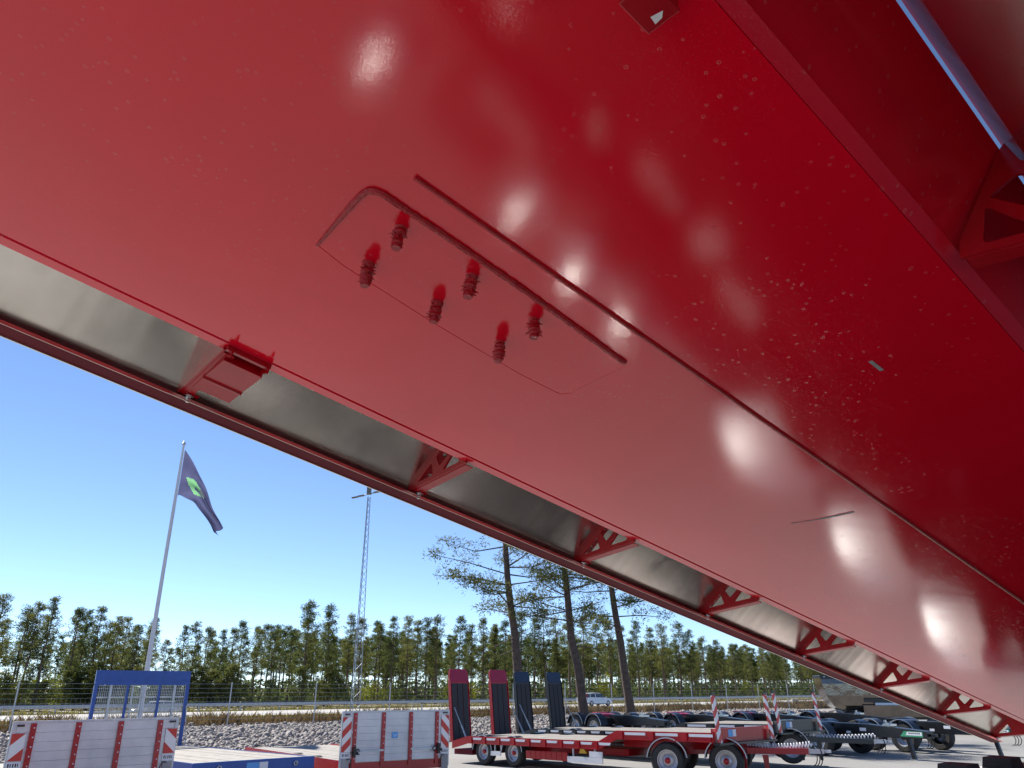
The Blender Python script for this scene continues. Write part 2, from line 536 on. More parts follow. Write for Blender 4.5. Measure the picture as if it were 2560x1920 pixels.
rs_c = [-1500, -600, -200] + list(range(-80, 121, 5)) + [200, 600, 1500]
ns_c = [-1500, -500, -150] + list(range(-60, 31, 3)) + [60, 150, 500, 1500]
grid_sheet('ground', rs_c, ns_c, lambda x, y: ground_z(x, y) - 0.08, M['terrain'])
grid_sheet('asphalt_yard', list(range(-80, 121, 4)), [-60 + 2 * i for i in range(45)] + [29.4],
           lambda x, y: ground_z(x, y), M['asphalt'])
grid_sheet('gravel_path', [-60, 0, 60, 120, 200], [41.5, 48.2], lambda x, y: 0.02, M['gravel'])
grid_sheet('road', [-200, -50, 50, 150, 400], [64.8, 77.6], lambda x, y: 0.03, M['road'])
grid_sheet('far_carriageway', [-200, -50, 50, 150, 400], [83.0, 91.0], lambda x, y: -0.03, M['road'])

# crushed stone bank between yard and fence
rng = np.random.default_rng(7)
def stone_z(n):
    return 0.42 * np.clip((n - 29.3) / 7.5, 0, 1) ** 0.8

def make_stones():
    ns = np.linspace(29.0, 40.2, 8)
    rs = np.arange(-40, 121, 4.0)
    vs = []; fs = []
    for n in ns:
        for r in rs:
            p = XY(r, n)
            vs.append((p.x, p.y, float(stone_z(n)) - 0.05 if n > 29.1 else -0.05))
    W = len(rs)
    for j in range(len(ns) - 1):
        for i in range(W - 1):
            fs.append((j * W + i, j * W + i + 1, (j + 1) * W + i + 1, (j + 1) * W + i))
    o = np_mesh('stone_bank', vs, fs, M['stone'])
    tag(o, kind='structure')
    # loose stones on it: too small and many to count
    ico_v = []
    t = (1 + 5 ** 0.5) / 2
    for a, b in ((-1, t), (1, t), (-1, -t), (1, -t)):
        ico_v.append((a, b, 0))
    for a, b in ((-1, t), (1, t), (-1, -t), (1, -t)):
        ico_v.append((0, a, b))
    for a, b in ((t, -1), (t, 1), (-t, -1), (-t, 1)):
        ico_v.append((a, 0, b))
    iv = np.array(ico_v, float); iv /= np.linalg.norm(iv[0])
    it = np.array([(0, 11, 5), (0, 5, 1), (0, 1, 7), (0, 7, 10), (0, 10, 11), (1, 5, 9), (5, 11, 4), (11, 10, 2), (10, 7, 6), (7, 1, 8),
                   (3, 9, 4), (3, 4, 2), (3, 2, 6), (3, 6, 8), (3, 8, 9), (4, 9, 5), (2, 4, 11), (6, 2, 10), (8, 6, 7), (9, 8, 1)])
    K = 36000
    r = rng.uniform(-8, 62, K); n = 29.1 + 10.6 * rng.random(K)
    size = rng.uniform(0.045, 0.12, K) * (1 + 0.5 * (rng.random(K) > 0.93))
    cx = RD.x * r + NN.x * n; cy = RD.y * r + NN.y * n
    cz = stone_z(n) + size * 0.15 + rng.normal(0, 0.02, K)
    sc = rng.uniform(0.6, 1.25, (K, 12, 1)) * size[:, None, None] * rng.uniform(0.65, 1.3, (K, 1, 3))
    v = iv[None] * sc
    ang = rng.uniform(0, 6.28, K); ca, sa = np.cos(ang)[:, None], np.sin(ang)[:, None]
    x = v[:, :, 0] * ca - v[:, :, 1] * sa; y = v[:, :, 0] * sa + v[:, :, 1] * ca
    V = np.stack([x + cx[:, None], y + cy[:, None], v[:, :, 2] + cz[:, None]], -1)
    F = it[None] + (np.arange(K) * 12)[:, None, None]
    o2 = np_mesh('crushed_stones', V.reshape(-1, 3), F.reshape(-1, 3), M['stone'], o)
    tag(o2, kind='stuff')
make_stones()

def blades(name, K, rr, nr, hmin, hmax, width, zf, mat, lean=0.35, clump=None, label=None, cat=None):
    r = rng.uniform(rr[0], rr[1], K); n = rng.uniform(nr[0], nr[1], K)
    if clump:
        cr = rng.uniform(rr[0], rr[1], clump); cn = rng.uniform(nr[0], nr[1], clump)
        idx = rng.integers(0, clump, K)
        r = cr[idx] + rng.normal(0, 0.42, K); n = np.clip(cn[idx] + rng.normal(0, 0.42, K), nr[0], nr[1])
        hs = rng.uniform(0.55, 1.0, clump)[idx]
    else:
        hs = np.ones(K)
    h = rng.uniform(hmin, hmax, K) * hs
    bx = RD.x * r + NN.x * n; by = RD.y * r + NN.y * n; bz = zf(n)
    a = rng.uniform(0, 6.28, K)
    wx, wy = np.cos(a) * width / 2, np.sin(a) * width / 2
    lx, ly = rng.normal(0, lean, K) * h, rng.normal(0, lean, K) * h
    p0 = np.stack([bx - wx, by - wy, bz], -1); p1 = np.stack([bx + wx, by + wy, bz], -1)
    m0 = np.stack([bx + lx * .4 + wx * .8, by + ly * .4 + wy * .8, bz + h * .6], -1)
    p2 = np.stack([bx + lx, by + ly, bz + h], -1)
    V = np.stack([p0, p1, m0, p2], 1).reshape(-1, 3)
    b = np.arange(K) * 4
    F = np.concatenate([np.stack([b, b + 1, b + 2], -1), np.stack([b, b + 2, b + 3], -1)])
    o = np_mesh(name, V, F, mat)
    tag(o, label, cat, kind='stuff')
    return o
blades('dry_heather', 30000, (0, 95), (38.9, 41.6), 0.35, 0.95, 0.045, lambda n: 0.30 + 0 * n, M['heather'], 0.3, 420,
       'brown dry heather growing along the wire fence behind the stone bank', 'heather')
blades('roadside_grass', 30000, (0, 170), (48.3, 64.6), 0.10, 0.32, 0.10, lambda n: -0.05 + 0 * n, M['grass'], 0.4, None,
       'yellowish grass verge between gravel path and road', 'grass')
blades('central_verge_grass', 14000, (0, 190), (77.8, 82.8), 0.12, 0.4, 0.10, lambda n: -0.05 + 0 * n, M['grass'], 0.4, None,
       'green grass verge under the guardrail beyond the road', 'grass')

# ------------------------------------------------------------------ the raised tipper (red tub seen from below)
Du = Vector((-0.659, 0.752, 0.0)).normalized()
Dt = Vector((0.738, 0.647, -0.191)).normalized()
Dv = Dt.cross(Du); Dv = Dv if Dv.z > 0 else -Dv
Dh = Vector((0.752, 0.659, 0.0)).normalized()
CAM = Vector((0, 0, CZ))
UC = 1.3085                                              # centre line of the tub
tip_base = CAM + Du * UC + Dh * 5.2 + Vector((0, 0, -1.7))
tip = empty('tipper_trailer', tip_base)
tag(tip, 'huge red tipper trailer raised overhead, aluminium side sheets held by red brackets', 'trailer')
O = CAM - tip_base                                       # camera point in the tipper's own frame
def P(U, V, t): return O + Du * U + Dv * V + Dt * t
def PH(U, T, z): return O + Du * U + Dh * T + Vector((0, 0, z))

def prism_uv(mb, poly, t0, t1, holes=()):
    mb.extrude([poly] + list(holes), P(0, 0, t0), Du, Dv, Dt * (t1 - t0)); return mb
def mir(poly): return [(2 * UC - u, v) for u, v in reversed(poly)]

T0, T1 = -1.6, 8.3
floor = prism_uv(MB(), [(0.452, 1.100), (2.165, 1.100), (2.165, 1.106), (0.452, 1.106)], T0, T1).build('floor_plate', M['tub'], tip)
prism_uv(MB(), [(0.452, 1.109), (2.165, 1.109), (2.302, 1.324), (1.99, 2.35), (0.627, 2.35), (0.315, 1.324)], T0 + .02, T1 - .02).build('tub_wall', M['tub'], tip)
far_lip = [(2.167, 1.103), (2.171, 1.0965), (2.217, 1.0975), (2.226, 1.103), (2.222, 1.112), (2.170, 1.1085)]
prism_uv(MB(), far_lip, T0, T1).build('edge_lip', M['tub'], tip)
prism_uv(MB(), [(0.4505, 1.1005), (0.455, 1.108), (0.440, 1.124), (0.426, 1.120)], T0, T1).build('edge_lip', M['tub'], tip)
# step seam along the floor
seam = MB()
seam.extrude([[(0, 0), (0.011, 0), (0.009, -0.006), (0.0015, -0.007)]], P(1.121, 1.0995, 0.52), Du, Dv,
             P(1.165, 1.0995, T1 - .05) - P(1.121, 1.0995, 0.52))
seam.build('plate_seam', M['red_crust'], floor, bevel=0.001)

# pixel ray -> point on the floor plane, used to carry measured positions into the tub's frame
def on_floor(px, py, V=1.1):
    th = PITCH
    a = Vector((px - 1280, 960 - py, 1923))
    w = Vector((a.x, math.cos(th) * a.z - math.sin(th) * a.y, math.sin(th) * a.z + math.cos(th) * a.y))
    s = V / w.dot(Dv)
    return (w.dot(Du) * s, w.dot(Dt) * s)

rnd = random.Random(4)
def crust_tube(pts, r, n=9, jitter=0.25, step=0.008):
    out = []
    for (a, b) in zip(pts[:-1], pts[1:]):
        k = max(1, int((b - a).length / step))
        for i in range(k): out.append(a.lerp(b, i / k))
    out.append(pts[-1])
    rs = [r * (1 + rnd.uniform(-jitter, jitter)) for _ in out]
    out = [p + Vector((rnd.uniform(-1, 1), rnd.uniform(-1, 1), rnd.uniform(-1, 1))) * r * jitter * 0.4 for p in out]
    return out, rs
bead_px = [(793, 612), (850, 545), (885, 505), (902, 487), (918, 476), (936, 475), (955, 482), (1100, 578), (1300, 716), (1420, 802), (1545, 893), (1562, 905)]
bp = [P(*((lambda q: (q[0], 1.0985, q[1]))(on_floor(*x)))) for x in bead_px]
pts, rr_ = crust_tube(bp, 0.0088, jitter=0.13)
n0 = len(pts) // 3
rr_ = [r * (0.45 + 0.55 * min(1, i / (n0 * 0.8))) for i, r in enumerate(rr_)]
MB().tube(pts, rr_, 8).build('weld_bead', M['red_crust'], floor, smooth=True)
thin_px = [(793, 612), (860, 665), (1080, 805), (1300, 935), (1400, 985), (1425, 983), (1562, 915)]
tp = [P(*((lambda q: (q[0], 1.0998, q[1]))(on_floor(*x)))) for x in thin_px]
MB().tube(tp, 0.0008, 5).build('patch_edge', M['tub'], floor)
# six cut-off studs crusted with paint
stud_px = [((1002, 572), (985, 629)), ((921, 660), (906, 698)), ((1180, 692), (1170, 745)), ((1093, 757), (1086, 806)), ((1336, 800), (1332, 848)), ((1250, 857), (1241, 899))]
for k, (a, b) in enumerate(stud_px):
    ua, ta = on_floor(*a)
    p0 = P(ua, 1.101, ta)
    L = 0.056 + 0.008 * rnd.random()
    tilt = Du * rnd.uniform(-0.12, 0.12) + Dt * rnd.uniform(-0.12, 0.12)
    d = (-Dv + tilt).normalized()
    ps = [p0 + d * (L * i / 12) for i in range(13)]
    rs = [0.0138 * (1 + rnd.uniform(-0.26, 0.26)) for _ in ps]
    rs[0] = 0.017; rs[-1] = 0.0118; rs[-2] = 0.0122
    mb = MB().tube(ps, rs, 12)
    for _ in range(16):                                   # spatter spikes
        s = rnd.uniform(0.2, 0.85); a_ = rnd.uniform(0, 6.28)
        c = p0 + d * (L * s)
        o_ = (Du * math.cos(a_) + Dt * math.sin(a_))
        mb.tube([c + o_ * 0.010, c + o_ * rnd.uniform(0.016, 0.026) + d * rnd.uniform(-.004, .004)], [0.0032, 0.0009], 5)
    mb.build('stud', M['red_crust'], floor, smooth=True)

# aluminium side sheets, dark red edge rails
sheet = [(2.570, 1.041), (2.575, 1.045), (2.352, 1.260), (2.297, 1.396), (2.292, 1.395), (2.3475, 1.256)]
rail = [(2.532, 1.020), (2.600, 1.014), (2.600, 1.040), (2.566, 1.044), (2.537, 1.028)]
skin = [(2.601, 1.010), (2.607, 1.010), (2.607, 1.050), (2.601, 1.050)]
bead = [(2.529, 1.0185), (2.5315, 1.0185), (2.5315, 1.030), (2.529, 1.030)]
for s in (0, 1):
    g = mir if s else (lambda q: q)
    prism_uv(MB(), g(sheet), T0 + .1, 7.42).build('side_sheet', M['alu'], tip)
    prism_uv(MB(), g(rail), T0 + .1, 7.42).build('edge_rail', M['dark_red'], tip)
    prism_uv(MB(), g(skin), T0 + .1, 7.42).build('sheet_edge', M['alu'], tip)
    prism_uv(MB(), g(bead), T0 + .1, 7.42).build('sheet_edge', M['alu'], tip)

# brackets
def rounded(poly, r=0.012, k=3):
    out = []
    m = len(poly)
    for i in range(m):
        p = Vector((poly[i][0], poly[i][1])); a = Vector(poly[i - 1]); b = Vector(poly[(i + 1) % m])
        da = (a - p); db = (b - p)
        ra = min(r, da.length * 0.4); rb = min(r, db.length * 0.4)
        s = p + da.normalized() * ra; e = p + db.normalized() * rb
        for j in range(k + 1):
            t = j / k
            q = s.lerp(p, t).lerp(p.lerp(e, t), t)
            out.append((q.x, q.y))
    return out
BO = [(0.030, -0.014), (0.384, -0.060), (0.396, -0.050), (0.382, -0.040), (0.166, 0.168), (0.146, 0.228), (0.134, 0.216), (0.036, 0.030)]
H1 = [(0.240, -0.018), (0.330, -0.030), (0.264, 0.034)]
H2 = [(0.198, 0.018), (0.232, 0.060), (0.158, 0.132), (0.108, 0.104)]
H3 = [(0.080, 0.003), (0.169, -0.008), (0.094, 0.080)]
def grow(poly, k=1.16):
    cx = sum(p[0] for p in poly) / len(poly); cy = sum(p[1] for p in poly) / len(poly)
    return [(cx + (x - cx) * k, cy + (y - cy) * k) for x, y in poly]
H1, H2, H3 = grow(H1, 1.14), grow(H2, 1.14), grow(H3, 1.16)
def to_far(poly): return [(2.168 + a, 1.1 + b) for a, b in poly]
def to_near(poly): return [(2 * UC - 2.168 - a, 1.1 + b) for a, b in poly]
BT = [0.555 + 0.962 * k for k in range(-2, 8)]
for side, tf in ((0, to_far), (1, to_near)):
    for k, t in enumerate(BT):
        t = t - (0.135 if side else 0.0)
        last = (k == len(BT) - 1)
        holes = [] if k == 2 and side == 0 else ([rounded(tf(H1))] if last else [rounded(tf(h)) for h in (H1, H2, H3)])
        mb = prism_uv(MB(), tf(BO), t, t + 0.008, holes)
        br = mb.build('bracket', M['red'], tip)
        br.data.materials[0] = M['red']
        # bottom flange
        a0, a1 = tf([(0.040, -0.0165), (0.372, -0.0590)])
        if side: a0, a1 = (a0, a1)
        MB().beam(P(a0[0], a0[1], t + 0.026), P(a1[0], a1[1], t + 0.026), 0.036, 0.004, up=Dv).build('flange', M['red'], br)
        # bolt with washer at the rail
        b0 = tf([(0.362, -0.066)])[0]
        c = P(b0[0], b0[1], t + 0.035)
        mb = MB().tube([c, c + Dv * 0.004], 0.017, 14).tube([c + Dv * 0.0, c - Dv * 0.010], 0.0095, 6).tube([c - Dv * 0.010, c - Dv * 0.018], 0.0055, 8)
        mb.build('bolt', M['steel'], br)
        MB().beam(P(b0[0], b0[1] + .0085, t + 0.012), P(b0[0], b0[1] + .0085, t + 0.062), 0.040, 0.004, up=Dv).build('foot', M['red'], br)
        if side == 0 and k in (3, 4, 5):
            # slotted strip lying along the sheet behind the plate
            q0, q1 = tf([(0.348, -0.016), (0.184, 0.143)])
            A = P(q0[0], q0[1], t + 0.010); B = P(q1[0], q1[1], t + 0.010)
            ex = (B - A).normalized(); Ls = (B - A).length
            slots = []
            for x in (0.16, 0.36, 0.62, 0.84):
                xx = Ls * x
                slots.append(rounded([(xx - .007, .024), (xx + .007, .024), (xx + .007, .046), (xx - .007, .046)], 0.006))
            nrm = ex.cross(Dt).normalized()
            wd = 0.064 if k == 3 else 0.040
            if k != 3: slots = [[(x, y - .010) for x, y in s_] for s_ in slots]
            MB().extrude([[(0, 0), (Ls, 0), (Ls, wd), (0, wd)]] + slots, A, ex, Dt, nrm * 0.004).build('slotted_strip', M['red'], br)
# box housing at the near end of the far side
box = [(2.224, 1.066), (2.378, 1.056), (2.470, 1.046), (2.500, 1.085), (2.42, 1.165), (2.25, 1.15)]
hb = prism_uv(MB(), box, 0.575, 0.705).build('lamp_box', M['red'], tip, bevel=0.002)
prism_uv(MB(), [(2.376, 1.050), (2.384, 1.050), (2.386, 1.062), (2.374, 1.062)], 0.573, 0.707).build('box_lip', M['red'], hb)
prism_uv(MB(), [(2.17, 1.06), (2.30, 1.10), (2.30, 1.12), (2.17, 1.094)], 0.575, 0.581).build('hinge_plate', M['red'], hb)
prism_uv(MB(), [(2.17, 1.06), (2.30, 1.10), (2.30, 1.12), (2.17, 1.094)], 0.695, 0.701).build('hinge_plate', M['red'], hb)
prism_uv(MB(), [(2.174, 1.080), (2.190, 1.080), (2.190, 1.0955), (2.174, 1.0955)], 0.560, 0.705).build('hinge_bar', M['red'], hb)
# small tab and cut stud hanging under the floor by the near edge
tb = MB()
ua, ta = on_floor(1590, -75)
A = P(ua, 1.0995, ta)
A2 = P(ua, 1.05, ta)
tb.hexa([A - Du * .03, A + Dt * .05 - Du * .03, A + Dt * .05 + Du * .03, A + Du * .03, A2 - Du * .03, A2 + Dt * .07 - Du * .03, A2 + Dt * .07 + Du * .03, A2 + Du * .03])
tb.build('hanger_tab', M['red'], floor, bevel=0.002)
A3 = A2 + Dt * .052 - Dv * .0005
MB().hexa([A3 - Du * .012, A3 + Dt * .008 - Du * .004, A3 + Dt * .010 + Du * .010, A3 - Dt * .004 + Du * .008,
           A3 - Du * .012 - Dv * .001, A3 + Dt * .008 - Du * .004 - Dv * .001, A3 + Dt * .010 + Du * .010 - Dv * .001, A3 - Dt * .004 + Du * .008 - Dv * .001]).build('white_patch', M['white_paint'], floor)  # small white patch on the underside of the tab
MB().tube([P(0.62, 1.10, 0.40), P(0.60, 1.05, 0.405)], [0.011, 0.009], 10).build('stud', M['red_crust'], floor, smooth=True)
# scraped marks of bare primer
mk = MB()
for (pa, pb, w) in (((1978, 1308), (2050, 1297), 0.0035), ((2050, 1297), (2135, 1279), 0.010)):
    ua, ta = on_floor(*pa); ub, tb_ = on_floor(*pb)
    mk.beam(P(ua, 1.0990, ta), P(ub, 1.0990, tb_), w, 0.0012, up=Dv)
mk.build('scrape_mark', M['concrete'], floor)
mk = MB()
ua, ta = on_floor(2176, 902); ub, tb_ = on_floor(2205, 925)
mk.beam(P(ua, 1.0990, ta), P(ub, 1.0990, tb_), 0.010, 0.0012, up=Dv)
mk.build('scrape_mark', M['concrete'], floor)

# wheel builder (axis along local y unless given)
def wheel(mbs, c, axis, r, w, face):
    """mbs: dict of MB for tyre, rim, hub; face = +1/-1 side that shows"""
    c = Vector(c); ax = Vector(axis).normalized() * face
    h = w / 2
    mbs['tyre'].lathe([(r * .60, h * .86), (r * .64, h), (r * .90, h), (r * .985, h * .72), (r, 0), (r * .985, -h * .72), (r * .90, -h), (r * .62, -h), (r * .60, -h * .8)], c, ax, 26)
    mbs['rim'].lathe([(r * .605, h * .80), (r * .60, h * .90), (r * .555, h * .86), (r * .52, h * .30), (r * .36, h * .12), (r * .22, h * .42), (0.001, h * .42)], c, ax, 26)
    mbs['hub'].lathe([(r * .17, h * .42), (r * .17, h * .80), (r * .10, h * .95), (0.001, h * .95)], c, ax, 14)

def build_wheel(parent, c, axis, r, w, face, hubmat):
    d = {'tyre': MB(), 'rim': MB(), 'hub': MB()}
    wheel(d, c, axis, r, w, face)
    o = d['tyre'].build('wheel', M['rubber'], parent, smooth=True, recalc=True)
    d['rim'].build('rim', M['rim'], o, smooth=True)
    d['hub'].build('hub', hubmat, o, smooth=True)
    return o

def fender_arc(c, axis, r, w, th=0.02, a=82, n=16):
    mb = MB()
    ax = Vector(axis).normalized()
    mb.lathe([(r, -w / 2), (r + th, -w / 2), (r + th, w / 2), (r, w / 2), (r, -w / 2)], c, ax, n, -R(a), R(a))
    return mb

# chassis under the tub
for U in (0.80, 1.817):
    MB().hexa([PH(U - .06, 0.2, -.78), PH(U - .06, 7.7, -.78), PH(U + .06, 7.7, -.78), PH(U + .06, 0.2, -.78),
               PH(U - .06, 0.2, -.43), PH(U - .06, 7.7, -.43), PH(U + .06, 7.7, -.43), PH(U + .06, 0.2, -.43)]).build('chassis_rail', M['black'], tip, bevel=0.005)
    for T in (4.68, 5.30, 6.4):
        MB().hexa([PH(U - .08, T - .09, -.43), PH(U - .08, T + .09, -.43), PH(U + .08, T + .09, -.43), PH(U + .08, T - .09, -.43),
                   PH(U - .07, T - .08, -.372), PH(U - .07, T + .08, -.372), PH(U + .07, T + .08, -.372), PH(U + .07, T - .08, -.372)]).build('rest_block', M['rubber'], tip)
for T in (2.9, 4.5, 5.9, 7.4):
    MB().beam(PH(0.86, T, -.6), PH(1.757, T, -.6), 0.12, 0.22).build('cross_member', M['black'], tip)
MB().beam(PH(1.0, 2.2, -.62), PH(1.62, 2.2, -.62), 0.55, 0.12).build('cross_member', M['black'], tip)
MB().tube([PH(UC, 7.45, -.36), PH(UC + .8, 7.45, -.36)], 0.05, 12).build('hinge_shaft', M['black'], tip)
for T in (3.88, 5.24, 6.62):
    MB().tube([PH(0.35, T, -1.15), PH(2.28, T, -1.15)], 0.09, 10).build('axle', M['black'], tip)
    for U, fc in ((2.36, 1), (0.26, -1)):
        build_wheel(tip, PH(U, T, -1.19), Du, 0.50, 0.36, fc, M['black'])
        MB().lathe([(0.54, -.21), (0.575, -.19), (0.592, -.10), (0.597, 0), (0.592, .10), (0.575, .19), (0.54, .21), (0.53, .20), (0.565, .17), (0.58, 0), (0.565, -.17), (0.53, -.20), (0.54, -.21)],
                   PH(U, T, -1.13), Du, 24, -R(62), R(62)).build('mudguard', M['guard_alu'], tip, smooth=True)
def pbox(name, mat, U0, U1, A0, A1, z0, z1, bevel=0.01):
    return MB().hexa([PH(U0, A0, z0), PH(U0, A1, z0), PH(U1, A1, z0), PH(U1, A0, z0),
                      PH(U0, A0, z1), PH(U0, A1, z1), PH(U1, A1, z1), PH(U1, A0, z1)]).build(name, mat, tip, bevel=bevel)
pbox('added_dark_plate', M['black'], 0.87, 1.75, 0.55, 7.6, -.52, -.505, 0)  # unseen black sheet added to darken the floor's mirror image
pbox('added_dark_wing', M['black'], 1.878, 2.02, 0.62, 3.3, -.60, -.585, 0)  # unseen strip added beside it, widens the dark reflection
# pale shapes added on the deck to mirror as light blotches in the red floor
def mirrored(px, py, z):
    th = PITCH
    a = Vector((px - 1280, 960 - py, 1923))
    w = Vector((a.x, math.cos(th) * a.z - math.sin(th) * a.y, math.sin(th) * a.z + math.cos(th) * a.y))
    u, v, d = w.dot(Du), w.dot(Dv), w.dot(Dt)
    k = (2.2 * Dv.z - z) / (Dv.z * v - Dt.z * d)
    V = 2.2 - k * v
    return k * u, k * d * Dt.dot(Dh) + V * Dv.dot(Dh)
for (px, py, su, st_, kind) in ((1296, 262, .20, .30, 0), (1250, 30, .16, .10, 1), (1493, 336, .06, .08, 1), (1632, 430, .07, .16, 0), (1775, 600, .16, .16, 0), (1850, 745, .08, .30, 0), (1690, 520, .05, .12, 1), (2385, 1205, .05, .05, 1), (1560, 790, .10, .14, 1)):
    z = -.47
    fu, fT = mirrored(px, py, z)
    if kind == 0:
        pbox('blotch_block', M['blotch_grey'], fu - su / 2, fu + su / 2, fT - st_ / 2, fT + st_ / 2, z - .03, z + .02, .012)
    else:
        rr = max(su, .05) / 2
        MB().lathe([(0.001, st_ + .02), (rr * .6, st_ + .015), (rr, st_ - .01), (rr, .01), (rr * .6, -.015), (0.001, -.02)], PH(fu - su / 2, fT - st_ / 2, z), Dh, 16).build('blotch_can', M['glint_metal'], tip, smooth=True)
pbox('added_dark_box', M['black'], 1.93, 2.40, 1.95, 3.22, -1.2, -.76)  # unseen black box added, mirrors as a dark band in the floor
pbox('added_dark_block', M['black'], 1.95, 2.44, 0.95, 1.36, -1.15, -.72)  # unseen black block added, mirrors as a dark patch
pbox('added_dark_panel', M['black'], 1.885, 1.905, 1.9, 7.6, -.98, -.46, 0)  # unseen black panel added to keep the reflected underside dark
pbox('side_guard', M['black'], 2.50, 2.54, 1.7, 3.25, -1.32, -1.22, 0.004)
pbox('side_guard', M['guard_alu'], 2.50, 2.55, 1.7, 3.25, -1.02, -.92, 0.015)
for A0, A1 in ((3.30, 3.42), (4.46, 4.68), (5.82, 6.04), (7.20, 7.30)):
    pbox('mudflap_stay', M['black'], 1.92, 2.48, A0, A1, -.86, -.74)
for T, r, z in ((0.66, .13, -.86), (1.62, .12, -.80), (2.08, .17, -.78), (2.50, .17, -.78)):  # unseen polished drums added, their sun glints mirror as bright spots
    a = [(0.001, 0.0), (r * .6, .012), (r * .9, .05), (r, .10), (r, .34), (r * .9, .39), (r * .6, .428), (0.001, .44)]
    MB().lathe(a, PH(2.14, T, z), Du, 26).build('glint_drum', M['glint_metal'], tip, smooth=True)
pbox('side_skirt', M['black'], 0.06, 0.08, 1.6, 7.5, -1.45, -.62, 0.003)  # unseen panel added to block ground light from the near side
pbox('side_beam', M['black'], 0.10, 0.74, 1.0, 7.5, -.80, -.66)
for U in (0.95, 1.66):
    MB().tube([PH(U, 0.55, -.8), PH(U, 0.55, -1.62)], 0.06, 10).build('landing_leg', M['black'], tip)

# ------------------------------------------------------------------ trailers in the yard
HEAD = Vector((0.67, -0.74, 0)).normalized(); PER = Vector((0.74, 0.67, 0)).normalized()
YAW = math.atan2(HEAD.y, HEAD.x)

def trailer_root(name, rear_center, pitch=-0.0185, dyaw=0.0):
    x, y = rear_center
    return empty(name, (x, y, ground_z(x, y)), (0, pitch, YAW + dyaw))

def box_part(name, mat, parent, *b, bevel=0.0):
    return MB().box(*b).build(name, mat, parent, bevel=bevel)

